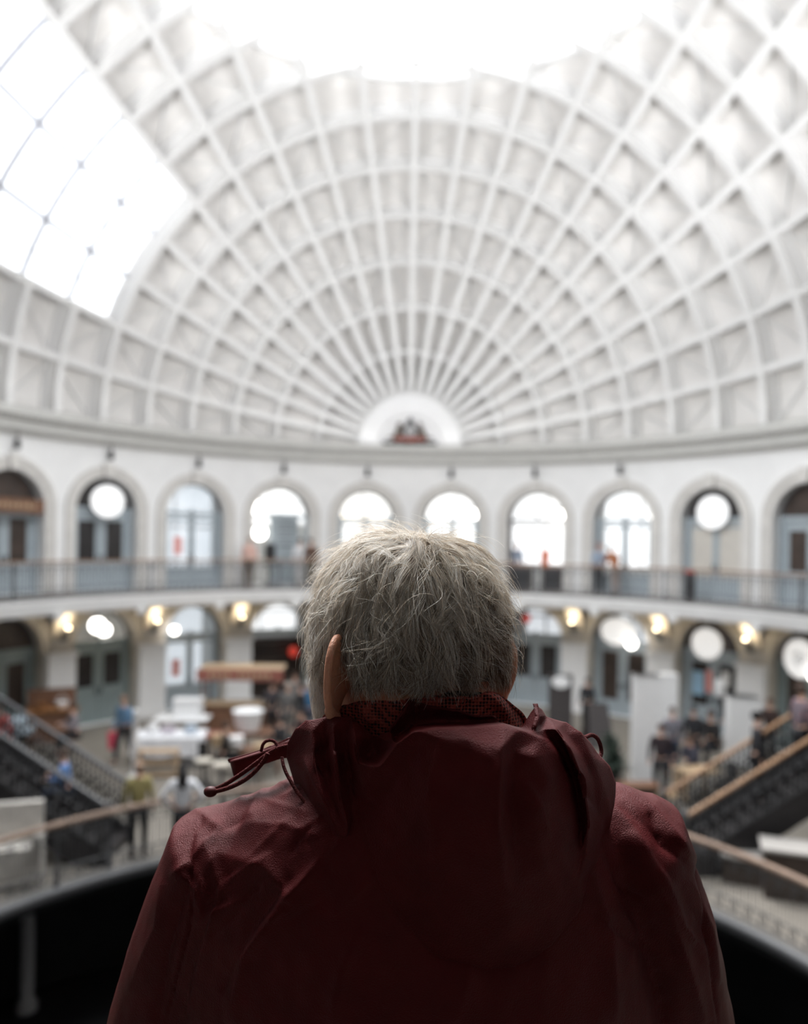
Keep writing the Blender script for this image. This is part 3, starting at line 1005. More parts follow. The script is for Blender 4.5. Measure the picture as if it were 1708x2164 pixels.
rail_run(rel(pts, near_rail), 1.0, near_rail, nparts=2)

# railing round the floor opening
orl = thing('opening_railing', 'pale iron railing with a brown wooden handrail round the oval opening in the ground floor', 'railing', (OX, OY, G0))
pts = [opt(a, 0.0, 0.06) - Vector((OX, OY, 0)) for a in [R(-140) + R(280) * i / 80 for i in range(81)]]
M_orail = mat('worn_wood_handrail', (0.22, 0.15, 0.11), 0.5, var=0.2, scale=10)
M_ogrey = mat('opening_railing_paint', (0.07, 0.07, 0.072), 0.5)
rail_run(pts, 1.05, orl, spacing=0.13, hm=M_orail, im=M_ogrey, nparts=12, hr=0.05)

# ================================================================== STAIRCASES
M_step = mat('dark_step_boards', (0.022, 0.018, 0.018), 0.6, var=0.2)
M_string = mat('dark_stringer_paint', (0.022, 0.020, 0.021), 0.6, var=0.2)
def stairs(sx, x0, y0, label, wd=1.25):
    o = thing('staircase', label, 'staircase', (sx * x0, y0, 0.0))
    rise, run, n = 0.175, 0.27, 24
    mb = MB()
    for k in range(n):
        mb.box((sx * (run * (k + .5)), wd / 2, rise * (k + .5) + rise * .35), (run + 0.03, wd, rise * 0.3 + 0.02))
        mb.box((sx * (run * k), wd / 2, rise * (k + .35)), (0.02, wd, rise))
    mb.build('steps', M_step, o)
    L = n * run
    Hh = n * rise
    for yy in (0.0, wd):
        mb = MB()
        P = [(-0.05, -0.02), (-0.05, 0.25), (L, Hh + 0.25), (L, Hh - 0.30), (0.45, -0.02)]
        m = len(P)
        mb.add([(sx * a, yy - 0.03, b) for a, b in P] + [(sx * a, yy + 0.03, b) for a, b in P],
               [tuple(range(m)), tuple(range(2 * m - 1, m - 1, -1))] + [(k, (k + 1) % m, m + (k + 1) % m, m + k) for k in range(m)])
        mb.build('stringer', M_string, o)
        mb = MB()
        mb.lathe([(0.07, 0), (0.07, 0.15), (0.05, 0.2), (0.055, 0.95), (0.07, 1.0), (0.075, 1.1), (0.04, 1.18), (0.02, 1.2)], c=(sx * -0.08, yy, 0), n=12)
        mb.build('newel_post', M_iron, o, smooth=True)
        mb = MB()
        nb = 70
        for k in range(nb):
            u = (k + .5) / nb
            mb.tube([(sx * L * u, yy, 0.2 + Hh * u), (sx * L * u, yy, 1.08 + Hh * u)], 0.018, 4)
            if k % 2:
                c = Vector((sx * L * u, yy, 0.62 + Hh * u))
                mb.tube([c + Vector((0.09 * math.cos(a_), 0, 0.12 * math.sin(a_))) for a_ in [2 * PI * q / 8 for q in range(8)]], 0.032, 4, closed=True)
        for zz in (0.30, 0.42, 0.85):
            mb.tube([(0, yy, zz), (sx * L, yy, zz + Hh)], 0.018, 4)
        mb.build('balustrade', M_black, o)
        mb = MB()
        mb.tube([(sx * -0.1, yy, 1.08), (0, yy, 1.10), (sx * L, yy, 1.10 + Hh)], 0.045, 8)
        mb.build('handrail', STAIR_RAIL[sx], o, smooth=True)
    mb = MB()
    P = [(0.45, 0.0), (L, Hh - 0.28), (L, Hh - 0.32), (0.5, -0.0)]
    mb.add([(sx * a, 0.0, b) for a, b in P] + [(sx * a, wd, b) for a, b in P],
           [tuple(range(4)), tuple(range(7, 3, -1))] + [(k, (k + 1) % 4, 4 + (k + 1) % 4, 4 + k) for k in range(4)])
    mb.build('soffit', M_string, o)
    return o
STAIR_RAIL = {-1: M_iron, 1: mat('amber_wood_handrail', (0.30, 0.17, 0.09), 0.5, var=0.2, scale=10)}
stairs(-1, 5.35, -0.62, 'dark iron staircase on the left climbing to the balcony')
stairs(1, 5.10, -0.62, 'dark iron staircase on the right with a wooden handrail climbing to the balcony')
# ================================================================== PEOPLE (far ones)
def skin_mesh(P, E_, root, sub=2, name='skin'):
    """P: {key: (co, r)} joint list, grown into one continuous surface"""
    keys = list(P)
    idx = {k: i for i, k in enumerate(keys)}
    me = bpy.data.meshes.new(name)
    me.from_pydata([P[k][0] for k in keys], [(idx[a], idx[b]) for a, b in E_], [])
    o = bpy.data.objects.new(name + '_tmp', me)
    COL.objects.link(o)
    md = o.modifiers.new('s', 'SKIN')
    md.use_smooth_shade = True
    for i, k in enumerate(keys):
        r = P[k][1]
        sv = me.skin_vertices[0].data[i]
        sv.radius = r if isinstance(r, tuple) else (r, r)
        sv.use_root = (k == root)
    if sub:
        ms = o.modifiers.new('u', 'SUBSURF')
        ms.levels = sub
        ms.render_levels = sub
    dg = bpy.context.evaluated_depsgraph_get()
    dg.update()
    out = bpy.data.meshes.new_from_object(o.evaluated_get(dg))
    out.name = name
    bpy.data.objects.remove(o)
    bpy.data.meshes.remove(me)
    return out

def pose_points(pose):
    s = {}
    if pose == 'sit':
        hip = Vector((0, 0, 0.52))
    else:
        hip = Vector((0, 0, 0.93))
    lean = {'stand': 0.0, 'walk': 0.03, 'sit': 0.06, 'bend': 0.30, 'hips': 0.0}[pose]
    up = lambda z: Vector((0, lean * z / 0.55, z * (1 - lean * .3)))
    s['pelvis'] = hip
    s['waist'] = hip + up(0.18)
    s['chest'] = hip + up(0.38)
    s['neckb'] = hip + up(0.54)
    s['neck'] = hip + up(0.60)
    s['head'] = hip + up(0.70)
    s['top'] = hip + up(0.80)
    s['nose'] = hip + up(0.695) + Vector((0, 0.10, 0))
    for sx, n in ((-1, 'l'), (1, 'r')):
        s['sh' + n] = hip + up(0.49) + Vector((sx * 0.18, 0, 0))
        if pose == 'hips':
            s['el' + n] = hip + up(0.24) + Vector((sx * 0.36, -0.02, 0)); s['wr' + n] = hip + Vector((sx * 0.20, 0.06, 0.08)); s['ha' + n] = s['wr' + n] + Vector((-sx * .06, .05, -.03))
        elif pose == 'sit' or pose == 'bend':
            s['el' + n] = hip + up(0.25) + Vector((sx * 0.24, 0.08, 0)); s['wr' + n] = s['el' + n] + Vector((-sx * 0.05, 0.24, 0.02)); s['ha' + n] = s['wr' + n] + Vector((-sx * .02, .10, 0))
        else:
            k = 0.10 * sx if pose == 'walk' else 0.02
            s['el' + n] = hip + up(0.22) + Vector((sx * 0.23, -k * .4, 0)); s['wr' + n] = hip + Vector((sx * 0.25, k + 0.04, -0.02)); s['ha' + n] = s['wr' + n] + Vector((0, .03, -.10))
        s['hp' + n] = hip + Vector((sx * 0.09, 0, -0.04))
        if pose == 'sit':
            s['kn' + n] = Vector((sx * 0.12, 0.42, 0.50)); s['an' + n] = Vector((sx * 0.12, 0.40, 0.09)); s['to' + n] = Vector((sx * 0.13, 0.55, 0.04))
        elif pose == 'walk':
            s['kn' + n] = Vector((sx * 0.10, 0.12 * sx + .06, 0.50)); s['an' + n] = Vector((sx * 0.09, 0.24 * sx - (0.06 if sx < 0 else 0), 0.09 if sx > 0 else 0.14)); s['to' + n] = s['an' + n] + Vector((0.01 * sx, 0.15, -0.05))
        else:
            s['kn' + n] = Vector((sx * 0.10, 0.01, 0.50)); s['an' + n] = Vector((sx * 0.10, 0, 0.09)); s['to' + n] = Vector((sx * 0.12, 0.15, 0.04))
    return s
PROTO = {}
def proto(pose):
    if pose in PROTO:
        return PROTO[pose]
    s = pose_points(pose)
    B = {'pelvis': (.12, .10), 'waist': (.12, .09), 'chest': (.14, .10), 'neckb': (.07, .06), 'neck': .052, 'head': (.075, .09), 'top': (.055, .06), 'nose': .015}
    for n in 'lr':
        B.update({'sh' + n: .055, 'el' + n: .040, 'wr' + n: .027, 'ha' + n: (.022, .035), 'hp' + n: .085, 'kn' + n: .052, 'an' + n: .036, 'to' + n: .035})
    E_ = [('pelvis', 'waist'), ('waist', 'chest'), ('chest', 'neckb'), ('neckb', 'neck'), ('neck', 'head'), ('head', 'top'), ('head', 'nose')]
    for n in 'lr':
        E_ += [('chest', 'sh' + n), ('sh' + n, 'el' + n), ('el' + n, 'wr' + n), ('wr' + n, 'ha' + n), ('pelvis', 'hp' + n), ('hp' + n, 'kn' + n), ('kn' + n, 'an' + n), ('an' + n, 'to' + n)]
    body = skin_mesh({k: (s[k], B[k]) for k in B}, E_, 'pelvis', 2, 'body')
    T = {'pelvis': (.15, .125), 'waist': (.145, .115), 'chest': (.17, .125), 'neckb': (.09, .08)}
    for n in 'lr':
        T.update({'sh' + n: .072, 'el' + n: .056, 'wr' + n: .042})
    Et = [e for e in E_ if e[0] in T and e[1] in T]
    top = skin_mesh({k: (s[k], T[k]) for k in T}, Et, 'pelvis', 2, 'top')
    P = {'pelvis': (.135, .115)}
    for n in 'lr':
        P.update({'hp' + n: .105, 'kn' + n: .070, 'an' + n: .056})
    Ep = [e for e in E_ if e[0] in P and e[1] in P]
    trs = skin_mesh({k: (s[k], P[k]) for k in P}, Ep, 'pelvis', 2, 'trousers')
    def to_mesh(mb, nm):
        o = mb.build(nm, M_black, smooth=True)
        me = o.data
        bpy.data.objects.remove(o)
        return me
    mb = MB()
    c = (s['head'] + s['top']) / 2 + Vector((0, -0.015, 0.01))
    mb.ball(c, (.088, .105, .092), 12, 8)
    short = to_mesh(mb, 'hair')
    mb = MB()
    mb.ball(c, (.095, .108, .096), 12, 8)
    mb.tube([c + Vector((0, -.05, 0)), c + Vector((0, -.07, -.12)), c + Vector((0, -.08, -.26)), c + Vector((0, -.07, -.34))], [.09, .10, .09, .04], 10)
    longh = to_mesh(mb, 'hair')
    mb = MB()
    for n in 'lr':
        a, t = s['an' + n], s['to' + n]
        mb.tube([a + Vector((0, -.05, -.035)), a + Vector((0, 0, -.035)), t + Vector((0, 0, .0)), t + Vector((0, .05, -.005))], [.035, .046, .042, .025], 8)
    shoes = to_mesh(mb, 'shoes')
    PROTO[pose] = dict(body=body, top=top, trousers=trs, short=short, long=longh, shoes=shoes, s=s)
    return PROTO[pose]
SKIN = mat('skin', (0.62, 0.38, 0.28), 0.55, var=0.08, scale=20)
def cloth(c, nm=None):
    return mat(nm or 'cloth_%02d_%02d_%02d' % tuple(int(x * 99) for x in c), c, 0.85, var=0.18, scale=14)
def person(loc, face, pose, topc, legc, hairc, label, long=False, pattern=None, scale=1.0, group=None):
    p = proto(pose)
    o = thing('person', label, 'person', loc, face, group)
    o.scale = (scale,) * 3
    def part(nm, me, m):
        if len(me.materials) == 0:
            me.materials.append(m)
        q = bpy.data.objects.new(nm, me)
        COL.objects.link(q)
        q.parent = o
        q.material_slots[0].link = 'OBJECT'
        q.material_slots[0].material = m
        return q
    part('body', p['body'], SKIN)
    part('top', p['top'], pattern or cloth(topc))
    part('trousers', p['trousers'], cloth(legc))
    part('hair', p['long' if long else 'short'], cloth(hairc))
    part('shoes', p['shoes'], M_black)
    return o
BL, DK, NV, GR, WH = (0.13, 0.24, 0.38), (0.02, 0.02, 0.024), (0.03, 0.045, 0.08), (0.10, 0.095, 0.09), (0.72, 0.72, 0.74)
BRN, ORG = (0.06, 0.035, 0.025), (0.32, 0.11, 0.04)
def patt(name, a, b, s):
    if name in MATS:
        return MATS[name]
    m = mat(name, a, 0.85)
    nt = m.node_tree
    v = nt.nodes.new('ShaderNodeTexVoronoi'); v.inputs['Scale'].default_value = s
    tc = nt.nodes.new('ShaderNodeTexCoord')
    nt.links.new(tc.outputs['Object'], v.inputs['Vector'])
    r = nt.nodes.new('ShaderNodeValToRGB'); r.color_ramp.interpolation = 'CONSTANT'
    r.color_ramp.elements[0].color = (*a, 1); r.color_ramp.elements[1].color = (*b, 1); r.color_ramp.elements[1].position = 0.45
    nt.links.new(v.outputs['Distance'], r.inputs['Fac'])
    nt.links.new(r.outputs['Color'], nt.nodes['Principled BSDF'].inputs['Base Color'])
    return m
def g(px, py, z=0.0):
    p = at_z(px, py, z)
    p.z = z
    return p
# ground floor, left
pb = person(g(262, 1612), PI * .9, 'walk', BL, DK, (0.25, 0.15, 0.1), 'person in a blue shirt and black trousers crossing the floor with a pink bag')
bg = thing('carrier_bag', 'pink carrier bag held by the person in the blue shirt', 'bag', Vector(pb.location) + Vector((-.27, -.02, 0.38)))
mb = MB(); mb.box((0, 0, .2), (.24, .12, .44), taper=1.15); mb.build('bag_body', mat('pink_plastic', (0.65, 0.07, 0.12), 0.4), bg)
mb = MB(); mb.tube([(-.06, 0, .42), (-.05, 0, .54), (0, 0, .57), (.05, 0, .54), (.06, 0, .42)], .008, 5); mb.build('handle', mat('pink_plastic', (0.65, 0.07, 0.12)), bg)
person(g(291, 1812), PI * .1, 'stand', (0.26, 0.22, 0.09), DK, (0.30, 0.2, 0.14), 'person in a mustard yellow top and dark trousers standing just beyond the opening rail')
person(g(384, 1822), PI * .06, 'hips', WH, DK, (0.015, 0.013, 0.013), 'person with long dark hair in a loose white top, hands on hips', long=True, scale=1.02)
L3 = [(574, 1566, (0.04, .035, .04), DK, BRN, 'stand', 'person in a dark plum coat, left of the one in the grey coat', .3),
      (607, 1570, (0.13, 0.125, 0.12), GR, (.4, .35, .3), 'stand', 'person in a grey-brown coat in the crowd left of the man', PI),
      (635, 1572, DK, DK, BRN, 'stand', 'person all in black between the grey coat and the blue top', 2.0),
      (652, 1566, (0.05, 0.16, 0.30), NV, (.7, .7, .7), 'stand', 'white-haired person in a bright blue top beside the beard of the man', PI),
      (590, 1545, DK, NV, DK, 'stand', 'person in black behind the plum and grey coats', 1.0),
      (622, 1540, (.2, .18, .17), DK, BRN, 'stand', 'person in a taupe jumper behind the grey coat', PI),
      (596, 1622, DK, DK, DK, 'sit', 'person in black seated near the crowd, left of the shoulder', 1.2),
      (640, 1600, (.06, .03, .03), DK, DK, 'sit', 'person in dark red seated below the blue top', 2.2),
      (470, 1640, (.05, .04, .035), DK, BRN, 'sit', 'person in dark brown seated at the near table', -1.2)]
for px, py, tc, lc, hc, ps, lb, fa in L3:
    person(g(px, py), fa, ps, tc, lc, hc, lb)
# on the left staircase and beyond
def on_stair(sx, x0, u, y=1.0):
    n = max(0, int(u / 0.27))
    return Vector((sx * (x0 + (n + .5) * 0.27), -0.62 + y, 0.175 * (n + 1) + 0.02))
person(on_stair(-1, 5.35, 1.0, .62), PI / 2 + .3, 'sit', (0.10, 0.20, 0.42), NV, BRN, 'person in a bright blue shirt seated low on the left staircase', scale=.9)
person(g(-4, 1640), 0.3, 'stand', (0.55, 0.10, 0.09), DK, BRN, 'person in a red top standing at the left edge behind the staircase')
person(g(158, 1590), 2.3, 'sit', (.25, .22, .24), DK, (.06, .04, .03), 'person in a mauve-grey top seated at the brown stall by the left pier')
# right
person(g(1420, 1640), PI, 'stand', (0, 0, 0), NV, BRN, 'person in a grey and white patterned shirt right of the white pillar', pattern=patt('patterned_shirt', (0.40, 0.38, 0.42), (0.12, 0.12, 0.15), 24))
person(g(1464, 1636), 2.6, 'stand', DK, DK, (.02, .015, .015), 'dark-haired person in black beside the patterned shirt')
person(g(1505, 1622), 2.2, 'sit', (.018, .014, .013), DK, BRN, 'person in a bulky black coat seated left of the right-hand white plinth', scale=1.15)
person(g(1395, 1690), PI * .9, 'stand', (.025, .016, .02), DK, (.04, .02, .02), 'person in dark maroon standing close to the foot of the white pillar')
person(g(1462, 1668), 2.0, 'sit', (.05, .05, .07), DK, BRN, 'person in slate grey seated beyond the foot of the right staircase')
person(on_stair(1, 5.10, 2.35, .62), -PI / 2 + .2, 'stand', (0, 0, 0), DK, BRN, 'person in a pink and grey patterned top on the right staircase', pattern=patt('pink_grey_print', (0.30, 0.16, 0.18), (0.10, 0.10, 0.12), 20))
person(on_stair(1, 5.10, 1.35, .66), -PI / 2 - .3, 'stand', DK, DK, (.02, .02, .02), 'person in black low on the right staircase')
person(g(1625, 1612), 2.6, 'stand', (.05, .028, .024), DK, (.10, .05, .03), 'brown-haired person in a dark brown top near the right-hand shop doors')
person(g(1545, 1590), 2.6, 'stand', DK, DK, DK, 'person in black in front of the ground-floor door with posters')
person(g(1240, 1545), 2.6, 'stand', DK, DK, DK, 'person in black beside the dark notice board right of the head', scale=.95)
# gallery
def gal(px, s0, dd, z=B0):
    p, t, n = wfr(s0)
    return p + n * dd + Vector((0, 0, z))
def gal_px(px, D):
    q = at(px, 1200, D); q.z = B0
    return q
person(gal_px(1302, 27.2), .3, 'bend', ORG, (.35, .28, .25), (.03, .02, .015), 'person in an orange-brown jacket leaning at the gallery railing')
person(gal_px(1266, 28.1), .1, 'stand', (.33, .40, .50), DK, (.4, .2, .15), 'person in a pale blue shirt and black trousers beside the orange-brown jacket')
person(gal_px(657, 28.8), PI, 'stand', (.09, .05, .035), (.12, .09, .05), (.04, .025, .02), 'person in a brown jacket on the gallery beside the open doorway with globe lamps')
person(gal_px(634, 29.4), PI, 'stand', (.75, .75, .76), (.7, .7, .7), (.1, .09, .08), 'person all in white on the gallery beside the brown jacket')
person(gal_px(527, 28.0), PI, 'stand', (.62, .40, .34), (.10, .07, .05), (.25, .18, .14), 'person in a pale pink top on the gallery left of the open doorway')
person(gal_px(1092, 30.2), PI, 'stand', (.28, .33, .42), (.35, .36, .4), (.05, .05, .05), 'person in a grey-blue top inside the gallery arch with the clothes stand')

# ================================================================== GROUND FLOOR FURNITURE
def chair(loc, rz, label, seatm, legm, group='chairs on the hall floor', high=False):
    o = thing('chair', label, 'chair', loc, rz, group)
    sh = 0.72 if high else 0.46
    mb = MB(); mb.box((0, 0, sh), (.42, .42, .04)); mb.build('seat', seatm, o)
    mb = MB()
    n = 7
    V = []
    for y in (0.0, -0.025):
        for k in range(n):
            a = -0.7 + 1.4 * k / (n - 1)
            for zz in (sh + .10, sh + .46):
                V.append((.24 * math.sin(a), -.20 - .03 * math.cos(a) * 2 + .06 + y, zz + (0.03 * math.cos(a) if zz > sh + .2 else 0)))
    for L_ in (0, 1):
        pass
    F_ = []
    for k in range(n - 1):
        a = 2 * k
        F_ += [(a, a + 2, a + 3, a + 1), (2 * n + a + 1, 2 * n + a + 3, 2 * n + a + 2, 2 * n + a), (a + 1, a + 3, 2 * n + a + 3, 2 * n + a + 1), (a, 2 * n + a, 2 * n + a + 2, a + 2)]
    F_ += [(0, 1, 2 * n + 1, 2 * n), (2 * n - 2, 4 * n - 2, 4 * n - 1, 2 * n - 1)]
    mb.add(V, F_)
    mb.build('backrest', seatm, o)
    for sx in (-1, 1):
        for sy in (-1, 1):
            mb = MB(); mb.cyl((sx * .17, sy * .17, sh - .02), (sx * .21, sy * .21, 0), .016, n=6)
            mb.build('leg', legm, o)
    return o
def table(loc, rz, w, d, h, label, topm, legm, cloth_=None, rnd_=False, group='tables on the hall floor'):
    o = thing('table', label, 'table', loc, rz, group)
    mb = MB()
    if rnd_:
        mb.lathe([(w / 2, h - .03), (w / 2 + .005, h - .015), (w / 2, h)], n=24)
    else:
        mb.box((0, 0, h - .02), (w, d, .04))
    mb.build('tabletop', topm, o)
    if rnd_:
        mb = MB(); mb.lathe([(.25, 0), (.24, .03), (.04, .06), (.035, h - .03)], n=14); mb.build('pedestal', legm, o)
    else:
        for sx in (-1, 1):
            for sy in (-1, 1):
                mb = MB(); mb.box((sx * (w / 2 - .05), sy * (d / 2 - .05), (h - .04) / 2), (.05, .05, h - .04)); mb.build('leg', legm, o)
    return o
def crate(loc, rz, w, d, h, label, m, group='crates and boxes on the hall floor', name='box'):
    o = thing(name, label, name.replace('_', ' '), loc, rz, group)
    mb = MB()
    t = .03
    mb.box((0, 0, t / 2), (w, d, t)); mb.box((-w / 2 + t / 2, 0, h / 2), (t, d, h)); mb.box((w / 2 - t / 2, 0, h / 2), (t, d, h))
    mb.box((0, -d / 2 + t / 2, h / 2), (w, t, h)); mb.box((0, d / 2 - t / 2, h / 2), (w, t, h))
    mb.build('carcass', m, o)
    mb = MB(); mb.box((0, 0, h + .015), (w + .03, d + .03, .04)); mb.build('lid', m, o)
    return o
# stall with the red-brown sign board
p = g(512, 1548)
st = thing('market_stall', 'market stall with a long red-brown sign board along its canopy', 'stall', p, 0.05)
for sx in (-1, 1):
    for sy in (-1, 1):
        mb = MB(); mb.box((sx * 1.12, sy * .5, 1.0), (.07, .07, 2.0)); mb.build('post', M_wood, st)
mb = MB(); mb.box((0, 0, 1.98), (2.5, 1.2, .06)); mb.build('canopy', M_palewood, st)
mb = MB(); mb.box((0, -.64, 1.86), (2.55, .05, .34)); sb = mb.build('sign_board', M_redwood, st)
mb = MB()
for k in range(11):
    if k == 4:
        continue
    mb.box((-.85 + k * .17, -.675, 1.85), (.10, .015, .13))
mb.build('lettering', M_palewood, sb)
mb = MB(); mb.box((0, -.35, .48), (2.2, .5, .96)); mb.build('counter', M_wood, st)
mb = MB(); mb.box((0, -.35, .98), (2.3, .6, .05)); mb.build('counter_top', M_palewood, st)
# goods, boxes and crates in front of it
bx = [(523, 1585, .95, .6, .55, 1.02, M_white, 'large white box on the counter in front of the stall sign', .98),
      (470, 1520, .5, .4, .35, 0.0, M_white, 'white box left of the large white box', .98)]
def box_at(px, py, z0, w, d, h, m, label, rz=0.0, name='box'):
    q = g(px, py, z0)
    crate(q, rz, w, d, h, label, m, name=name)
table(g(523, 1600), 0, 1.3, .8, .74, 'brown table under the large white tub', M_wood, M_wood)
tb = thing('tub', 'large white tapered tub on a brown table in front of the stall', 'tub', g(523, 1600) + Vector((0, 0, .74)))
mb = MB(); mb.lathe([(.30, 0), (.36, .25), (.40, .50), (.43, .52), (.40, .54), (.36, .5), (.02, .48)], n=22); mb.build('tub_body', M_white, tb, smooth=True, angle=R(40))
table(g(385, 1572), .05, 1.5, .8, .76, 'table with a pale top near the pink-poster door', M_white, M_wood)
box_at(398, 1512, .76, .8, .5, .45, M_white, 'pale box standing on the table near the pink-poster door', .05)
tt_ = table(g(360, 1612), .12, 1.7, .9, .74, 'long table under a white cloth, right of the person in the blue shirt', M_palewood, M_palewood)
cl = MB()
# draped cloth
nx, ny = 16, 3
V = []
def cl_pt(u, v):
    return (u * .92, v * .52, .765)
top = [(-.90, -.5), (.90, -.5), (.90, .5), (-.90, .5)]
per = []
for (a, b), (c, d) in zip(top, top[1:] + top[:1]):
    for k in range(14):
        per.append((a + (c - a) * k / 14, b + (d - b) * k / 14))
V = [(x, y, .765) for x, y in per] + [(x * 1.03 + .02 * math.sin(i * 1.3), y * 1.05 + .02 * math.cos(i * 1.7), .30 + .03 * math.sin(i * .9)) for i, (x, y) in enumerate(per)]
m_ = len(per)
cl.add(V, [tuple(range(m_))] + [(i, (i + 1) % m_, m_ + (i + 1) % m_, m_ + i) for i in range(m_)])
co = cl.build('tablecloth', cloth(WH), smooth=False)
tag(co, 'white cloth draped over the long table right of the blue shirt', 'tablecloth')
co.location = tt_.location; co.rotation_euler = tt_.rotation_euler
for k, (px, py, w, h, m, lb) in enumerate([(345, 1545, .30, .22, M_white, 'white pot on the long cloth-covered table'), (322, 1550, .35, .16, cloth((.5, .45, .5)), 'folded mauve textile at the left end of the long cloth-covered table'),
                                           (385, 1545, .3, .2, cloth((.45, .52, .6)), 'folded pale blue textile on the long cloth-covered table')]):
    o = thing('folded_textile' if 'textile' in lb else 'pot', lb, 'textile' if 'textile' in lb else 'pot', Vector(tt_.location) + Vector((-.5 + .5 * k - (.1 if k == 1 else 0), .1, .77)), .2 * k)
    mb = MB()
    if 'textile' in lb:
        for q in range(4):
            mb.box((0, 0, h / 8 + q * h / 4), (w - .02 * q, .28, h / 4 * .9))
    else:
        mb.lathe([(w * .3, 0), (w * .5, h * .4), (w * .4, h), (w * .35, h)], n=14)
    mb.build('textile_stack' if 'textile' in lb else 'pot_body', m, o)
table(g(478, 1608), 0, 1.0, .6, .72, 'reddish-brown wooden table in the middle of the market stands', M_redwood, M_wood)
box_at(466, 1577, .72, .4, .3, .25, M_palewood, 'pale wooden crate on the reddish-brown table')
box_at(500, 1578, .72, .3, .3, .22, M_white, 'small white box on the reddish-brown table', .3)
table(g(548, 1640), .3, 1.0, .6, .7, 'brown wooden table close to the left shoulder of the man', M_wood, M_wood)
box_at(556, 1600, .7, .4, .3, .28, M_palewood, 'amber wooden crate on the brown table near the shoulder', .2)
for k, (px, py, lb) in enumerate([(430, 1660, 'first small round cream-topped stool near the black-dressed sitter'), (468, 1668, 'second small round cream-topped stool, right of the first')]):
    table(g(px, py), 0, .42, .42, .62, lb.replace('stool', 'table'), mat('cream_top', (.6, .55, .47), .5), M_black, rnd_=True)
chair(g(415, 1655), 2.6, 'dark chair behind the person in the white top', M_black, M_black)
chair(g(520, 1680), 1.0, 'dark chair near the collar flap of the jacket', M_black, M_black)
chair(g(530, 1662), -1.0, 'dark wooden chair between the reddish and brown tables', M_wood, M_wood)
tr_ = thing('display_stand', 'pale wooden display stand with shelves beside the white cloth table', 'display stand', g(335, 1640), .1)
for sx in (-1, 1):
    mb = MB(); mb.box((sx * .45, 0, .33), (.05, .35, .66)); mb.build('side_panel', M_palewood, tr_)
for z in (.06, .34, .62):
    mb = MB(); mb.box((0, 0, z), (.86, .34, .04)); mb.build('shelf', M_palewood, tr_)
# slim white post in the open floor
po = thing('slim_post', 'slim white post on the open floor right of the person in the blue shirt', 'post', g(284, 1640))
mb = MB(); mb.lathe([(.16, 0), (.15, .03), (.06, .05), (.055, 1.6), (.07, 1.62), (.02, 1.66)], n=14); mb.build('post_body', M_white, po, smooth=True, angle=R(40))
# left edge
sofa = thing('booth_seat', 'pale high-backed booth seat at the left edge beside the opening rail', 'booth seat', g(-4, 1872), .30)
sofa.scale = (.62, .8, 1.55)
mb = MB()
for k in range(3):
    mb.box((-.62 + .62 * k, 0, .32), (.60, .7, .22))
mb.build('seat_cushion', cloth((.50, .47, .43)), sofa)
mb = MB(); mb.box((0, .36, .48), (2.1, .18, .72)); mb.box((0, 0, .12), (2.0, .75, .16)); mb.build('back_and_base', cloth((.50, .47, .43)), sofa)
for sx in (-1, 1):
    mb = MB(); mb.tube([(sx * 1.0, -.38, .45), (sx * 1.0, .4, .45)], .13, 10); mb.box((sx * 1.0, 0, .22), (.2, .74, .44)); mb.build('armrest', cloth((.50, .47, .43)), sofa)
stl = thing('market_stall', 'small brown wooden stall with shelves against the left pier', 'stall', g(110, 1565), .5)
mb = MB(); mb.box((0, 0, .45), (1.3, .6, .9)); mb.build('counter', M_wood, stl)
mb = MB(); mb.box((0, .32, .95), (1.3, .05, 1.0)); mb.build('back_panel', M_wood, stl)
mb = MB(); mb.box((0, -.05, .92), (1.35, .7, .05)); mb.build('counter_top', mat('amber_wood', (.28, .13, .05), .5, var=.2), stl)
for k, (m, lb) in enumerate([(mat('amber_wood', (.28, .13, .05)), 'amber basket on the counter of the small brown stall'), (M_white, 'white basket on the counter of the small brown stall')]):
    o = thing('basket', lb, 'basket', Vector(stl.location) + Matrix.Rotation(.5, 3, 'Z') @ Vector((-.3 + .55 * k, -.05, .945)), .5)
    mb = MB(); mb.lathe([(.12, 0), (.18, .14), (.19, .16), (.17, .16), (.11, .03)], n=14); mb.build('basket_body', m, o)
    mb = MB(); mb.tube([(-.17, 0, .14), (-.1, 0, .3), (0, 0, .35), (.1, 0, .3), (.17, 0, .14)], .012, 5); mb.build('handle', m, o)
table(g(22, 1605), .4, 1.1, .7, .78, 'pale blue covered table in front of the leftmost ground-floor door', cloth((.45, .55, .62)), M_wood)
box_at(22, 1550, .78, .8, .5, .35, cloth((.52, .62, .70)), 'pale blue box on the covered table at the left edge', .4)
# right-hand side
nb_ = thing('notice_board', 'tall dark notice board with a white round top, just right of the head', 'notice board', g(1183, 1560), -.1)
mb = MB(); mb.box((0, 0, 1.0), (.72, .08, 1.9)); mb.build('board', mat('dark_slate_board', (.055, .048, .048), .6), nb_)
mb = MB(); mb.lathe([(.26, -.02), (.27, 0), (.26, .02)], n=22, M=Matrix.Translation((0, -.07, 1.72)) @ Matrix.Rotation(PI / 2, 4, 'X') @ Matrix.Diagonal((1, .7, 1, 1))); mb.build('round_label', M_white, nb_)
for sx in (-1, 1):
    mb = MB(); mb.box((sx * .3, 0, .03), (.06, .5, .06)); mb.build('foot', M_black, nb_)
ab = thing('a_frame_board', 'dark folding floor board leaning like a tent, between the notice board and the white pillar', 'floor board', g(1262, 1575), .1)
for sy in (-1, 1):
    mb = MB()
    M = Matrix.Translation((0, sy * .22, .62)) @ Matrix.Rotation(sy * R(18), 4, 'X')
    mb.box((0, 0, 0), (.78, .05, 1.3), M=M, taper=.72)
    mb.build('board', mat('dark_slate_board', (.055, .048, .048)), ab)
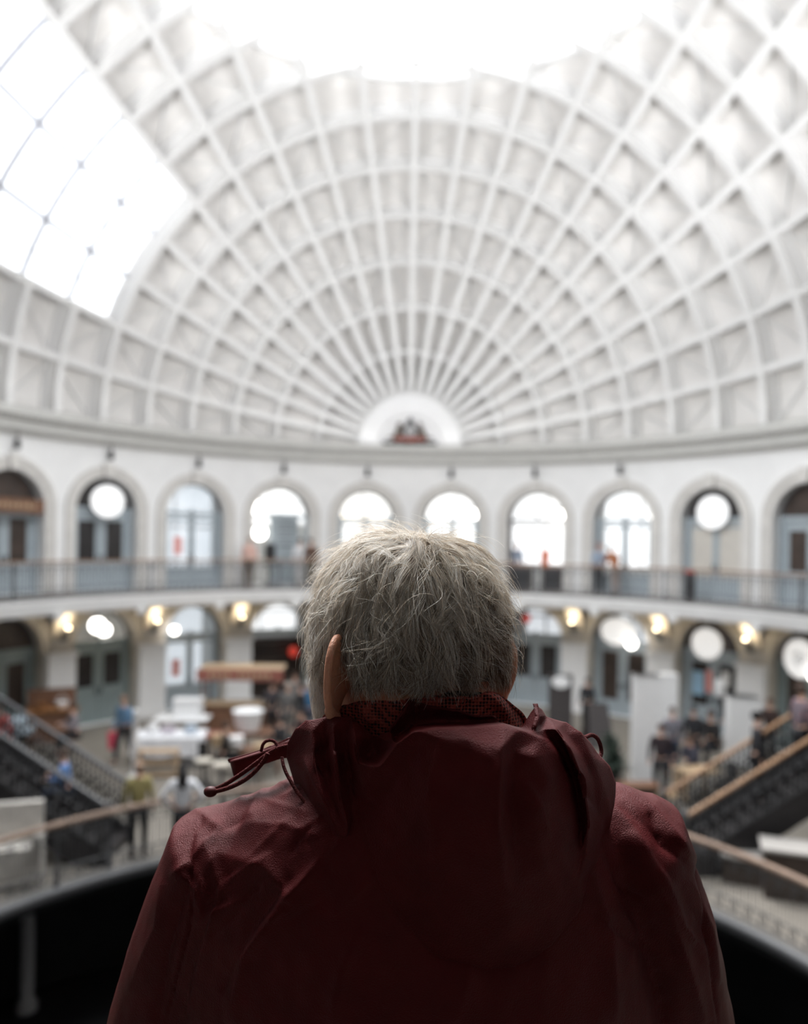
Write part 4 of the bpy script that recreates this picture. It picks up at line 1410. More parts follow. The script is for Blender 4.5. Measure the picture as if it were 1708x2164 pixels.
def pillar(px, py, w, h, label, d=.4, m=None):
    o = thing('display_plinth', label, 'display plinth', g(px, py), -.08)
    mb = MB(); mb.box((0, 0, h / 2 + .06), (w, d, h - .06)); mb.build('plinth_body', m or M_white, o)
    mb = MB(); mb.box((0, 0, .03), (w + .06, d + .06, .06)); mb.build('base', m or M_white, o)
    mb = MB(); mb.box((0, 0, h + .015), (w + .03, d + .03, .03)); mb.build('cap', m or M_white, o)
    return o
pillar(1363, 1665, .64, 2.72, 'tall white display plinth standing free, right of the shoulder')
pillar(1408, 1600, .50, 2.30, 'second tall white plinth behind the free-standing one')
pillar(1568, 1618, .80, 1.85, 'broad white plinth beside the right-hand pier', d=.5)
tl = thing('lantern', 'small black lamp standard with a white head in front of the ground-floor posters', 'lamp', g(1520, 1570))
mb = MB(); mb.lathe([(.2, 0), (.18, .04), (.03, .06), (.025, 1.35), (.05, 1.4)], n=12); mb.build('stand', M_black, tl)
mb = MB(); mb.lathe([(.10, 1.4), (.15, 1.5), (.15, 1.85), (.10, 1.92)], n=12); mb.build('lamp_shade', M_white, tl)
# planter
def plant(loc, label, h=.9, m=None, n=60, seed=1):
    r = random.Random(seed)
    o = thing('potted_plant', label, 'plant', loc)
    mb = MB(); mb.lathe([(.18, 0), (.24, .35), (.26, .37), (.23, .37), (.20, .33), (.02, .32)], n=16); mb.build('pot', M_black, o)
    mb = MB()
    for k in range(n):
        a = r.uniform(0, 2 * PI); el = r.uniform(.1, 1.4); L = r.uniform(.5, 1) * h * .6
        b = Vector((0, 0, .35 + r.uniform(0, h * .45)))
        d = Vector((math.cos(a) * math.cos(el), math.sin(a) * math.cos(el), math.sin(el)))
        s_ = d.cross(Vector((0, 0, 1))).normalized() * .045
        q = b + d * L
        q2 = b + d * L * .55 + Vector((0, 0, .04))
        dr = Vector((0, 0, -.1 * L))
        mb.add([b, q2 + s_, q + dr, q2 - s_], [(0, 1, 2, 3)])
    mb.build('foliage', m or mat('dull_green_leaf', (.045, .065, .05), .5, var=.3), o)
plant(g(1298, 1676), 'bushy grey-green potted plant just beyond the right shoulder', 1.0, n=160, seed=3)
plant(g(1288, 1625), 'smaller potted plant behind the bushy one', .8, n=100, seed=5)
bz = thing('planter_box', 'dark planter box at the foot of the free-standing white plinth', 'planter', g(1348, 1706), .1)
mb = MB(); mb.box((0, 0, .25), (.8, .4, .5), taper=1.08); mb.build('trough', M_brownpane, bz)
mb = MB(); mb.box((0, 0, .51), (.9, .48, .03)); mb.build('rim', M_wood, bz)
# counters under the right staircase
def counter(px, py, w, d, h, label, m, topm, rz=0):
    o = thing('counter', label, 'counter', g(px, py), rz)
    mb = MB(); mb.box((0, 0, h / 2), (w, d, h)); mb.build('cabinet', m, o)
    mb = MB(); mb.box((0, 0, h + .02), (w + .1, d + .1, .05)); mb.build('counter_top', topm, o)
    return o
counter(1700, 1896, 1.3, .6, .80, 'dark counter with a pale top below the right staircase', M_brownpane, mat('pale_grey_top', (.35, .33, .31), .5), -.35)
counter(1586, 1862, .9, .5, .45, 'low dark bench unit with a worn pale top beside the right-hand opening rail', M_brownpane, mat('pale_grey_top', (.35, .33, .31)), -.35)
counter(1590, 1745, .7, .5, .7, 'white cube counter under the right staircase', M_white, M_white, -.2)
chair(g(1530, 1700), 2.0, 'dark chair below the right staircase handrail', M_black, M_black)
chair(g(1412, 1722), 1.0, 'pale wooden chair beyond the foot of the right staircase', M_palewood, M_palewood)
table(g(1470, 1690), .2, .9, .6, .72, 'pale wooden table among the seated people on the right', M_palewood, M_palewood)
# gallery items
def gthing(q, u, dd, z):
    p, t, n = wfr(q)
    return p + n * dd + t * u + Vector((0, 0, z)), math.atan2(t.y, t.x)
l_, r_ = gthing(UP[1], .08, .6, B0)
cs = thing('clothes_stand', 'thin black clothes stand in the bright gallery arch right of the head', 'clothes stand', l_, r_)
mb = MB(); mb.lathe([(.25, 0), (.22, .03), (.025, .05), (.02, 2.2)], n=10); mb.build('pole', M_black, cs)
mb = MB()
for a in range(4):
    an = a * PI / 2 + .4
    mb.tube([(0, 0, 2.1), (.25 * math.cos(an), .25 * math.sin(an), 2.2), (.42 * math.cos(an), .42 * math.sin(an), 2.4)], .02, 5)
mb.build('hooks', M_black, cs)
l_, r_ = gthing(UP[1], .28, .4, B0)
oc = thing('dress_form', 'orange coat on a stand in the bright gallery arch', 'dress form', l_, r_)
mb = MB(); mb.lathe([(.2, 0), (.03, .03), (.025, .85)], n=10); mb.build('stand', M_black, oc)
mb = MB(); mb.lathe([(.14, .80), (.15, .95), (.12, 1.1), (.17, 1.3), (.15, 1.42), (.05, 1.5)], n=14); mb.build('coat', mat('orange_coat', (.70, .16, .06), .7), oc)
for k, (u, w, lb) in enumerate([(-.55, .75, 'left of the two dark cabinets in the gallery arch with the clothes stand'), (.62, .7, 'right of the two dark cabinets in the gallery arch with the clothes stand')]):
    l_, r_ = gthing(UP[1], u, .25, B0)
    o = thing('cabinet', lb, 'cabinet', l_, r_, 'dark cabinets in the gallery arch')
    mb = MB(); mb.box((0, 0, .42), (w, .4, .84)); mb.build('carcass', M_brownpane, o)
    mb = MB(); mb.box((0, 0, .86), (w + .05, .45, .04)); mb.build('top', M_wood, o)
    mb = MB(); mb.box((0, -.21, .42), (w - .1, .02, .7)); dd_ = mb.build('door', M_black, o)
    mb = MB(); mb.ball((0, -.23, .45), .02, 8, 6); mb.build('knob', M_iron, dd_)
l_, r_ = gthing(UP[-2], .35, .9, B0)
o = thing('partition_screen', 'grey-blue partition in the open gallery doorway right of the globe lamps', 'screen', l_, r_)
mb = MB(); mb.box((0, 0, 1.35), (1.0, .06, 2.7)); mb.build('panel', M_blue, o)
mb = MB(); mb.box((-.5, 0, 1.35), (.08, .1, 2.7)); mb.box((.5, 0, 1.35), (.08, .1, 2.7)); mb.build('frame', M_blue, o)
mb = MB()
for k in range(4):
    mb.box((0.05, -.05, 1.5 + k * .28), (.6, .02, .05))
mb.build('shelf_rail', M_iron, o)
l_, r_ = gthing(UP[-2], -.28, .5, B0)
o = thing('office_chair', 'black swivel chair in the open gallery doorway', 'chair', l_, .6)
mb = MB(); mb.box((0, 0, .80), (.45, .45, .08)); mb.build('seat', M_black, o)
mb = MB(); mb.box((.1, .22, 1.25), (.42, .06, .6)); mb.build('backrest', M_black, o)
mb = MB(); mb.lathe([(.28, 0), (.26, .04), (.03, .06), (.03, .78)], n=12); mb.build('pedestal', M_black, o)
l_, r_ = gthing(UP[3], -.35, -.55, B0)
o = thing('litter_bin', 'slim dark litter bin on the gallery before the door below the round sign', 'bin', l_, r_)
mb = MB(); mb.lathe([(.15, 0), (.17, .1), (.17, .85), (.15, .88)], n=14); mb.build('bin_body', M_black, o)
mb = MB(); mb.lathe([(.175, .88), (.17, .93), (.05, 1.0)], n=14); mb.build('lid', M_red, o)
# dark interior and red light in the open ground-floor doorway
l_, r_ = gthing(UP[-2], 0.1, .8, G0)
o = thing('bookcase', 'dark bookcase inside the open ground-floor doorway behind the crowd', 'bookcase', l_, r_)
mb = MB(); mb.box((0, .15, 1.15), (1.9, .04, 2.3)); mb.build('back_panel', M_brownpane, o)
for sx in (-1, 1):
    mb = MB(); mb.box((sx * .95, 0, 1.15), (.05, .35, 2.3)); mb.build('side_panel', M_brownpane, o)
for k in range(5):
    mb = MB(); mb.box((0, 0, .1 + k * .54), (1.86, .33, .04)); mb.build('shelf', M_brownpane, o)
l_, r_ = gthing(UP[-2], 0.62, .35, G0)
o = thing('paper_lantern', 'round red lantern at the open ground-floor doorway behind the crowd', 'lantern', l_ + Vector((0, 0, 1.75)), r_)
mb = MB(); mb.ball((0, 0, 0), (.17, .17, .2), 14, 8); mb.build('shade', MATS['lit_red_glass'], o, smooth=True)
mb = MB(); mb.cyl((0, 0, .18), (0, 0, 1.6), .01, n=6); mb.build('cord', M_black, o)
# ================================================================== THE MAN
MX, MY = 0.004, -14.22            # head centre in plan
man = thing('person', 'white-haired man seen from behind in a dark red hooded jacket, leaning on the balcony rail', 'person', (MX, MY, B0))
ML = Vector((MX, MY, B0))
M_skin = mat('weathered_skin', (0.62, 0.29, 0.18), 0.5, var=0.10, scale=60, bump=0.25, bscale=350)
_b = M_skin.node_tree.nodes['Principled BSDF']
_b.inputs['Subsurface Weight'].default_value = 0.15
_b.inputs['Subsurface Radius'].default_value = (0.012, 0.004, 0.002)
HC = Vector((-0.003, 0.0, 5.802 - B0))       # head centre, relative to the man
TURN = R(24)                                 # looking a little to his left
Rh = Matrix.Rotation(TURN, 3, 'Z') @ Matrix.Rotation(R(-6), 3, 'X')
def hW(z):
    return 0.0765 * (1 - 0.10 * min(1, max(0, -z) / 0.08) ** 2)
def hB(z):      # back half depth
    return 0.0935 * (1 - 0.30 * min(1.2, max(0, -z) / 0.09) ** 2)
def hF(z):
    return 0.0935 * (1 - 0.04 * min(1.2, max(0, -z) / 0.09) ** 2)
HT = 0.090
def head_scale(p):
    """factor that carries head-local p to the scalp"""
    x, y, z = p
    D = hB(z) if y < 0 else hF(z)
    q = (abs(x) / hW(z)) ** 2.6 + (abs(y) / D) ** 2.6 + (max(z, 0) / HT) ** 2.6
    return q ** (1 / 2.6)

def remesh(mbs, voxel, name, smooth=8, fac=0.5):
    mb = MB()
    for m in mbs:
        mb.add(m.v, m.f)
    o = mb.build(name + '_tmp', M_skin)
    r = o.modifiers.new('r', 'REMESH')
    r.mode = 'VOXEL'
    r.voxel_size = voxel
    if smooth:
        s = o.modifiers.new('s', 'SMOOTH')
        s.factor = fac
        s.iterations = smooth
    dg = bpy.context.evaluated_depsgraph_get()
    dg.update()
    me = bpy.data.meshes.new_from_object(o.evaluated_get(dg))
    bpy.data.objects.remove(o)
    me.name = name
    return me
# --- body: head rings, neck, torso, arms, legs, hands, all grown together
head = MB()
n = 40
rings = []
zs_ = [0.0895, 0.086, 0.078, 0.066, 0.05, 0.03, 0.01, -0.01, -0.03, -0.05, -0.07, -0.09, -0.105]
V = []
for z in zs_:
    for k in range(n):
        a = 2 * PI * k / n
        d = Vector((math.cos(a), math.sin(a), 0))
        lo, hi = 0.0, 0.2
        for _ in range(24):
            m_ = (lo + hi) / 2
            if head_scale((d.x * m_, d.y * m_, z)) < 1:
                lo = m_
            else:
                hi = m_
        r = lo
        if z < -0.06:
            r *= 1 - 0.25 * (-z - 0.06) / 0.05 * (1 if d.y > 0 else 0.6)
        V.append(HC + Rh @ Vector((d.x * r, d.y * r, z)))
head.add(V, [(i * n + k, i * n + (k + 1) % n, (i + 1) * n + (k + 1) % n, (i + 1) * n + k) for i in range(len(zs_) - 1) for k in range(n)] + [tuple(range(n)), tuple(range(len(zs_) * n - 1, (len(zs_) - 1) * n - 1, -1))])
hp = lambda x, y, z: HC + Rh @ Vector((x, y, z))
face = MB()
face.ball(hp(0, .055, -.085), (.045, .045, .035), 14, 10)       # jaw / chin
face.ball(hp(0, .082, -.100), (.020, .016, .015), 10, 8)
face.tube([hp(0, .094, .012), hp(0, .106, -.012), hp(0, .118, -.032), hp(0, .104, -.042)], [.007, .009, .012, .008], 8)   # nose
for sx in (-1, 1):
    face.ball(hp(sx * .008, .106, -.038), (.008, .010, .007), 8, 6)
    face.ball(hp(sx * .050, .066, -.030), (.022, .022, .020), 10, 8)   # cheek
    face.tube([hp(sx * .012, .095, .016), hp(sx * .030, .094, .020), hp(sx * .052, .080, .014)], [.006, .008, .006], 6)   # brow
    face.ball(hp(sx * .030, .088, .004), (.013, .010, .009), 10, 8)    # eyelid
face.tube([hp(-.024, .094, -.064), hp(0, .102, -.062), hp(.024, .094, -.064)], [.004, .007, .004], 6)
face.tube([hp(-.020, .094, -.070), hp(0, .100, -.071), hp(.020, .094, -.070)], [.004, .007, .004], 6)
neck = MB()
neck.tube([hp(0, -.012, -.02), hp(0, -.018, -.07), Vector((0.008, -.015, 5.70 - B0)), Vector((0.014, -.02, 5.64 - B0)), Vector((0.018, .0, 5.56 - B0))], [.060, .060, .060, .066, .075], 20)
def ell_stack(rows, n=36, e=2.4):
    """rows: (z, cx, cy, half width, half depth)"""
    mb = MB()
    V = []
    for z, cx, cy, hw, hd in rows:
        for k in range(n):
            a = 2 * PI * k / n
            c, s = math.cos(a), math.sin(a)
            V.append((cx + hw * abs(c) ** (2 / e) * (1 if c > 0 else -1), cy + hd * abs(s) ** (2 / e) * (1 if s > 0 else -1), z))
    m = len(rows)
    mb.add(V, [(i * n + k, i * n + (k + 1) % n, (i + 1) * n + (k + 1) % n, (i + 1) * n + k) for i in range(m - 1) for k in range(n)] + [tuple(range(n)), tuple(range(m * n - 1, (m - 1) * n - 1, -1))])
    return mb
BX = 0.018
torso = ell_stack([(1.47, BX, -.02, .05, .05), (1.44, BX, -.02, .11, .07), (1.41, BX, -.02, .155, .09), (1.36, BX, .01, .165, .085), (1.28, BX, .012, .17, .09), (1.15, BX, .012, .17, .095), (1.02, BX, .012, .165, .095), (.93, BX, .01, .165, .10), (.86, BX, .0, .155, .10)])
SHL, SHR = Vector((BX - .190, .0, 1.370)), Vector((BX + .190, .0, 1.392))
ELL, ELR = Vector((BX - .274, .045, 1.12)), Vector((BX + .270, .045, 1.13))
WRL, WRR = Vector((BX - .15, .235, 1.055)), Vector((BX + .15, .235, 1.055))
arms = MB()
for S_, E2, W_ in ((SHL, ELL, WRL), (SHR, ELR, WRR)):
    arms.tube([S_, S_.lerp(E2, .4), E2, E2.lerp(W_, .5), W_], [.058, .052, .042, .038, .028], 14)
legs = MB()
for sx in (-1, 1):
    legs.tube([(BX + sx * .095, 0, .92), (BX + sx * .10, .01, .70), (BX + sx * .105, .015, .50), (BX + sx * .11, -.005, .32), (BX + sx * .115, -.02, .09)], [.098, .082, .058, .056, .040], 16)
    legs.tube([(BX + sx * .115, -.05, .05), (BX + sx * .12, .05, .05), (BX + sx * .135, .15, .035)], [.036, .040, .028], 10)
hands = MB()
for sx, W_ in ((-1, WRL), (1, WRR)):
    palm = W_ + Vector((-sx * .045, .045, .008))
    Mh = Matrix.Rotation(sx * R(38), 3, 'Z')
    hands.ball(palm, (.042, .046, .016), 12, 8, M=Mh)
    hands.tube([W_, W_.lerp(palm, .6)], [.027, .030], 10)
    for f in range(4):
        b = palm + Mh @ Vector(((f - 1.5) * .020, .036, .004))
        L = [.036, .042, .039, .031][f]
        d1 = Mh @ Vector(((f - 1.5) * .08, 1, -.05)); d2 = Mh @ Vector((0, .85, -.55)); d3 = Mh @ Vector((0, .35, -.9))
        hands.tube([b - d1 * .02, b, b + d1 * L, b + d1 * L + d2 * L * .7, b + d1 * L + d2 * L * .7 + d3 * L * .5], [.0095, .0095, .0085, .0078, .006], 8)
    b = palm + Mh @ Vector((-sx * -.030, -.005, 0)) + Mh @ Vector((sx * -.06, 0, 0)) * 1.0
    b = palm + Mh @ Vector((-sx * .034, -.004, 0))
    hands.tube([palm, b, b + Mh @ Vector((-sx * .022, .028, -.006)), b + Mh @ Vector((-sx * .030, .054, -.016))], [.012, .012, .0105, .008], 8)
me = remesh([head, face, neck, torso, arms, legs, hands], 0.0042, 'body', smooth=3)
# ears join the same mesh
def ear(sx):
    mb = MB()
    c = Vector((sx * .070, -.027 if sx < 0 else -.006, -.036))
    fw = Vector((-sx * .30 * 0, .55, 0))
    # ear plane: u runs forward-in, v up; the back edge stands off the head
    u = Vector((-sx * .20, .97, .0)).normalized()
    v = Vector((0.0, -.16, 1.0)).normalized()
    w = u.cross(v) * (-sx)
    w = w.normalized()
    if w.x * sx < 0:
        w = -w
    nr, nt = 8, 40
    def outline(a):
        return (.0185 + .0035 * math.sin(a)) * math.cos(a) - .012, .0345 * math.sin(a) - (.002 if math.sin(a) < 0 else 0)
    def P(t, a, side):
        ou, ov = outline(a)
        # cup: deep in the middle, rising to the curled rim
        cup = .016 * (1 - t) ** 1.2 - .006 * math.sin(min(1, t) * PI) * .6
        back = -cup - (.0035 if side else 0.0) * (1 - t ** 6)
        p = c + u * (ou * t - .004 * (1 - t)) + v * (ov * t) + w * (back + .012 + .010 * t * max(0, -math.cos(a)))
        return HC + Rh @ p
    V = []
    for side in (0, 1):
        for i in range(nr + 1):
            for k in range(nt):
                V.append(P(i / nr, 2 * PI * k / nt, side))
    o1 = (nr + 1) * nt
    Fc = []
    for s_ in (0, 1):
        for i in range(nr):
            for k in range(nt):
                a = s_ * o1 + i * nt + k
                b = s_ * o1 + i * nt + (k + 1) % nt
                Fc.append((a, b, b + nt, a + nt) if s_ else (a, a + nt, b + nt, b))
    for k in range(nt):
        a, b = nr * nt + k, nr * nt + (k + 1) % nt
        Fc.append((a, a + o1, b + o1, b))
    mb.add(V, Fc)
    mb.tube([P(1.0, 2 * PI * k / nt, 0) + (Rh @ (w * .0015)) for k in range(nt)], [.0036 if math.sin(2 * PI * k / nt) > -.75 else .0052 for k in range(nt)], 8, closed=True)
    mb.tube([P(.62, a, 0) for a in [R(110) + R(150) * k / 10 for k in range(11)]], .0024, 6)
    return mb
eb = MB()
for sx in (-1, 1):
    e = ear(sx)
    eb.add(e.v, e.f)
bm = bmesh.new()
bm.from_mesh(me)
nv = len(bm.verts)
vs = [bm.verts.new(p) for p in eb.v]
for f in eb.f:
    try:
        bm.faces.new([vs[i] for i in f])
    except ValueError:
        pass
bm.normal_update()
for f in bm.faces:
    f.smooth = True
bm.to_mesh(me)
bm.free()
me.materials.clear()
me.materials.append(M_skin)
ob = bpy.data.objects.new('body', me)
COL.objects.link(ob)
ob.parent = man

# --- hair
rg = np.random.default_rng(11)
RhN = np.array(Rh)
HCn = np.array(HC) 
def hs(P):
    x, y, z = P[:, 0], P[:, 1], P[:, 2]
    zn = np.maximum(0, -z)
    Wd = 0.0765 * (1 - 0.10 * np.minimum(1, zn / .08) ** 2)
    Db = 0.0935 * (1 - 0.30 * np.minimum(1.2, zn / .09) ** 2)
    Df = 0.0935 * (1 - 0.04 * np.minimum(1.2, zn / .09) ** 2)
    D = np.where(y < 0, Db, Df)
    return ((np.abs(x) / Wd) ** 2.6 + (np.abs(y) / D) ** 2.6 + (np.maximum(z, 0) / HT) ** 2.6) ** (1 / 2.6)
def to_surf(P, off):
    """carry points to the scalp plus off metres"""
    for _ in range(2):
        s = hs(P)
        zz = np.where(P[:, 2] > 0, 1.0, 0.0)
        r = np.linalg.norm(P * np.stack([np.ones_like(zz), np.ones_like(zz), zz], 1), axis=1) + 1e-9
        f = 1 / s * (1 + 0) + off / r * 1.0
        Q = P.copy()
        Q[:, 0] *= f
        Q[:, 1] *= f
        Q[:, 2] = np.where(P[:, 2] > 0, P[:, 2] * f, P[:, 2])
        P = Q
        off_done = off
        # second pass only refines scale; keep the offset
    return P
def nrm(P):
    e = 1e-4
    g_ = np.stack([hs(P + np.array([e, 0, 0])) - hs(P - np.array([e, 0, 0])), hs(P + np.array([0, e, 0])) - hs(P - np.array([0, e, 0])), hs(P + np.array([0, 0, e])) - hs(P - np.array([0, 0, e]))], 1)
    return g_ / (np.linalg.norm(g_, axis=1, keepdims=True) + 1e-12)
def lofreq(P, k, seed):
    r = np.random.default_rng(seed)
    out = np.zeros((len(P), 3))
    for _ in range(5):
        d = r.normal(size=3) * k
        ph = r.uniform(0, 6.28)
        amp = r.normal(size=3)
        out += np.sin(P @ d + ph)[:, None] * amp
    return out / 2.5
def roots(N):
    out = []
    tot = 0
    while tot < N:
        v = rg.normal(size=(N, 3))
        v /= np.linalg.norm(v, axis=1, keepdims=True)
        P = v * np.array([.0765, .0935, .090])
        P[:, 2] = np.where(P[:, 2] < 0, P[:, 2] * 1.0, P[:, 2])
        s = hs(P)
        f = 1 / s
        P[:, 0] *= f; P[:, 1] *= f
        P[:, 2] = np.where(P[:, 2] > 0, P[:, 2] * f, P[:, 2])
        x, y, z = P.T
        keep = (y < .070) | (z > .055)
        # hairline at the nape and round the ears
        keep &= z > -.040 + .25 * np.maximum(0, y + .055)
        earzone = (x < -.050) & (y > -.052) & (y < -.002) & (z < -.004)
        keep &= ~earzone
        side = (np.abs(x) > .05) & (y >= .016) & (y < .06) & (z > -.07)
        keep &= side | (x > .05) | (z > -.072 + .9 * np.maximum(0, y + .02)) 
        P = P[keep]
        out.append(P)
        tot += len(P)
    return np.concatenate(out)[:N]
# whorl near the crown
CROWN = np.array([0.012, -.030, .085])
def comb(P):
    N_ = nrm(P)
    d = P - CROWN
    d = d - N_ * np.sum(d * N_, 1, keepdims=True)
    dist = np.linalg.norm(d, axis=1, keepdims=True) + 1e-6
    away = d / dist
    sw = np.cross(N_, away)
    down = np.array([0, 0, -1.0]) - N_ * (-N_[:, 2:3])
    lat = np.array([1.0, 0, 0]) - N_ * N_[:, 0:1]
    wdn = np.clip((0.075 - P[:, 2:3]) / .09, 0, 1)
    back = (P[:, 1:2] < .02).astype(float)
    rightish = np.clip((P[:, 0:1] + .015) / .05, 0, 1) * back * np.clip((.07 - P[:, 2:3]) / .05, 0, 1)
    fwd = np.array([0, 1.0, 0]) - N_ * N_[:, 1:2]
    v = away * (1 - .75 * wdn) + sw * .25 * (1 - wdn) + down * (1.0 * wdn) + lat * .55 * rightish
    v += np.where(P[:, 1:2] > 0.0, -fwd * .35 * wdn, 0)
    v /= np.linalg.norm(v, axis=1, keepdims=True) + 1e-9
    return v
K = 11
def grow(P0, L, lift, wob, seed):
    """guide paths, head-local (n, K, 3)"""
    n_ = len(P0)
    path = np.zeros((n_, K, 3))
    path[:, 0] = P0
    cur = P0.copy()
    for k in range(1, K):
        t = k / (K - 1)
        d = comb(cur) + wob * lofreq(cur + path[:, 0] * 1.5, 60, seed) * .55 + wob * .35 * lofreq(path[:, 0] * 1.0 + t * .01, 160, seed + 1)
        N_ = nrm(cur)
        d = d - N_ * np.sum(d * N_, 1, keepdims=True)
        d /= np.linalg.norm(d, axis=1, keepdims=True) + 1e-9
        cur = cur + d * (L / (K - 1))[:, None]
        off = lift * np.sin(min(1.0, t * 1.25) * PI / 2) ** .7
        # drop tips back a little
        base = to_surf(cur, np.zeros(n_))
        cur = base
        path[:, k] = base + nrm(base) * off[:, None]
    return path
def tile_hair(n_guides, per, Lm, lift_m, wob, spread, seed):
    G = roots(n_guides)
    z = G[:, 2]
    L = Lm * (0.75 + .5 * rg.random(n_guides))
    L = np.minimum(L, np.maximum(z + .046, 0) * 1.1 + .007)
    lf_ = lift_m * (0.35 + 1.0 * rg.random(n_guides)) * np.where(z < -.03, .65, 1.0)
    Gp = grow(G, L, lf_, wob, seed)
    idx = np.repeat(np.arange(n_guides), per)
    base = Gp[idx]
    N_ = len(idx)
    jit = rg.normal(size=(N_, 3)) * spread
    r0 = base[:, 0] + jit
    r0 = to_surf(r0, np.zeros(N_))
    dlt = (r0 - base[:, 0])
    t = np.linspace(0, 1, K)[None, :, None]
    conv = 1 - .78 * t ** .8
    out = base + dlt[:, None, :] * conv
    fz = rg.normal(size=(N_, 1, 3)) * .0022 * t ** 1.3
    out = out + fz
    # individual length
    cut = rg.uniform(.65, 1.0, size=N_)
    tt = np.linspace(0, 1, K)
    res = np.zeros_like(out)
    for a in range(3):
        pos = cut[:, None] * tt[None, :] * (K - 1)
        i0 = np.clip(np.floor(pos).astype(int), 0, K - 2)
        fr_ = pos - i0
        A = np.take_along_axis(out[:, :, a], i0, 1)
        B_ = np.take_along_axis(out[:, :, a], i0 + 1, 1)
        res[:, :, a] = A * (1 - fr_) + B_ * fr_
    return res, G[idx]
S1, R1 = tile_hair(1500, 22, .052, .0100, 1.35, .0030, 3)
S2, R2 = tile_hair(2600, 1, .042, .020, 1.5, .002, 21)      # flyaway
# silver sideburns and beard edge at the left
def side_roots(N):
    P = np.stack([rg.choice([-1, 1], N) * .08, rg.uniform(.012, .080, N), rg.uniform(-.105, .01, N)], 1)
    return to_surf(P, np.zeros(N))
SB = side_roots(5000)
S3 = grow(SB, .024 * (0.6 + rg.random(5000)), .012 * (0.5 + rg.random(5000)), 1.6, 33)
strands = np.concatenate([S1, S2, S3])
rts = np.concatenate([R1, R2, SB])
Nst = len(strands)
# colours of the single hairs; extra brown low and right is partly painted shade
u_ = rg.random(Nst)
zz_ = rts[:, 2]
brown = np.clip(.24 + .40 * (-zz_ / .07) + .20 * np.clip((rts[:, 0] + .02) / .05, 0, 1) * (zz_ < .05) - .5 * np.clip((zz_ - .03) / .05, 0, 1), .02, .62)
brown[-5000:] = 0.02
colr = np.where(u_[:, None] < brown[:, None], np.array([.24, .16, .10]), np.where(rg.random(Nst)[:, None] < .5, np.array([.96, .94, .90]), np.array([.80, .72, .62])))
colr = colr * (0.8 + .4 * rg.random(Nst))[:, None]
# 3-sided tapering tubes
SN = strands
T_ = np.zeros_like(SN)
T_[:, 1:-1] = SN[:, 2:] - SN[:, :-2]
T_[:, 0] = SN[:, 1] - SN[:, 0]
T_[:, -1] = SN[:, -1] - SN[:, -2]
T_ /= np.linalg.norm(T_, axis=2, keepdims=True) + 1e-9
ref = np.array([.31, .52, .79])
A_ = np.cross(T_, ref); A_ /= np.linalg.norm(A_, axis=2, keepdims=True) + 1e-9
B2 = np.cross(T_, A_)
rad = (0.000135 * (1 - .55 * np.linspace(0, 1, K) ** 2))[None, :, None, None] * (0.8 + .5 * rg.random(Nst))[:, None, None, None]
an = np.array([0, 2 * PI / 3, 4 * PI / 3])
Vt = SN[:, :, None, :] + rad * (A_[:, :, None, :] * np.cos(an)[None, None, :, None] + B2[:, :, None, :] * np.sin(an)[None, None, :, None])
Vt = Vt.reshape(-1, 3) @ RhN.T + HCn
q = np.arange(Nst)[:, None, None] * (K * 3) + np.arange(K - 1)[None, :, None] * 3
k3 = np.arange(3)[None, None, :]
k4 = (k3 + 1) % 3
quads = np.stack([q + k3, q + k4, q + 3 + k4, q + 3 + k3], -1).reshape(-1, 4)
# close-fitting underlayer that follows the scalp
hme = bpy.data.meshes.new('hair')
ncap_u, ncap_v = 64, 28
cv = []
for i in range(ncap_v + 1):
    zc_ = .0905 - (.0905 + .066) * (i / ncap_v) ** 1.0
    for k in range(ncap_u):
        a = 2 * PI * k / ncap_u
        d = np.array([math.cos(a), math.sin(a)])
        lo, hi = 0.0, .2
        for _ in range(20):
            m_ = (lo + hi) / 2
            if head_scale((d[0] * m_, d[1] * m_, zc_ / 1.03)) < 1:
                lo = m_
            else:
                hi = m_
        cv.append([d[0] * (lo + .0022), d[1] * (lo + .0022), zc_])
cv = np.array(cv)
cf = []
for i in range(ncap_v):
    for k in range(ncap_u):
        a = 2 * PI * (k + .5) / ncap_u
        z = cv[i * ncap_u, 2]
        y = math.sin(a) * .098
        x = math.cos(a) * .083
        if y > .062 and z < .055: continue
        if x < -.05 and -.056 < y < .000 and z < .0: continue
        if y > .018 and z < -.01: continue
        if y > -.02 and z < -.05: continue
        if z < -.040: continue
        cf.append((i * ncap_u + k, i * ncap_u + (k + 1) % ncap_u, (i + 1) * ncap_u + (k + 1) % ncap_u, (i + 1) * ncap_u + k))
cf = np.array(cf)
cvw = cv @ RhN.T + HCn
nV = len(Vt)
allV = np.concatenate([Vt, cvw])
allF = np.concatenate([quads, cf + nV])
hme.vertices.add(len(allV))
hme.vertices.foreach_set('co', allV.astype(np.float32).ravel())
hme.loops.add(allF.size)
hme.loops.foreach_set('vertex_index', allF.astype(np.int32).ravel())
hme.polygons.add(len(allF))
hme.polygons.foreach_set('loop_start', (np.arange(len(allF)) * 4).astype(np.int32))
hme.polygons.foreach_set('use_smooth', np.ones(len(allF), dtype=bool))
hme.update(calc_edges=True)
ca = hme.color_attributes.new('strand', 'FLOAT_COLOR', 'POINT')
cc = np.ones((len(allV), 4), dtype=np.float32)
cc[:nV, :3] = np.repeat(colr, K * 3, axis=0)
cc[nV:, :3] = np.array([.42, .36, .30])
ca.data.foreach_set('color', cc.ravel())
M_hair = bpy.data.materials.new('silver_hair')
M_hair.use_nodes = True
nt = M_hair.node_tree
b = nt.nodes['Principled BSDF']
at_ = nt.nodes.new('ShaderNodeAttribute'); at_.attribute_name = 'strand'
nt.links.new(at_.outputs['Color'], b.inputs['Base Color'])
b.inputs['Roughness'].default_value = .42
b.inputs['Specular IOR Level'].default_value = .5
tl_ = nt.nodes.new('ShaderNodeBsdfTranslucent')
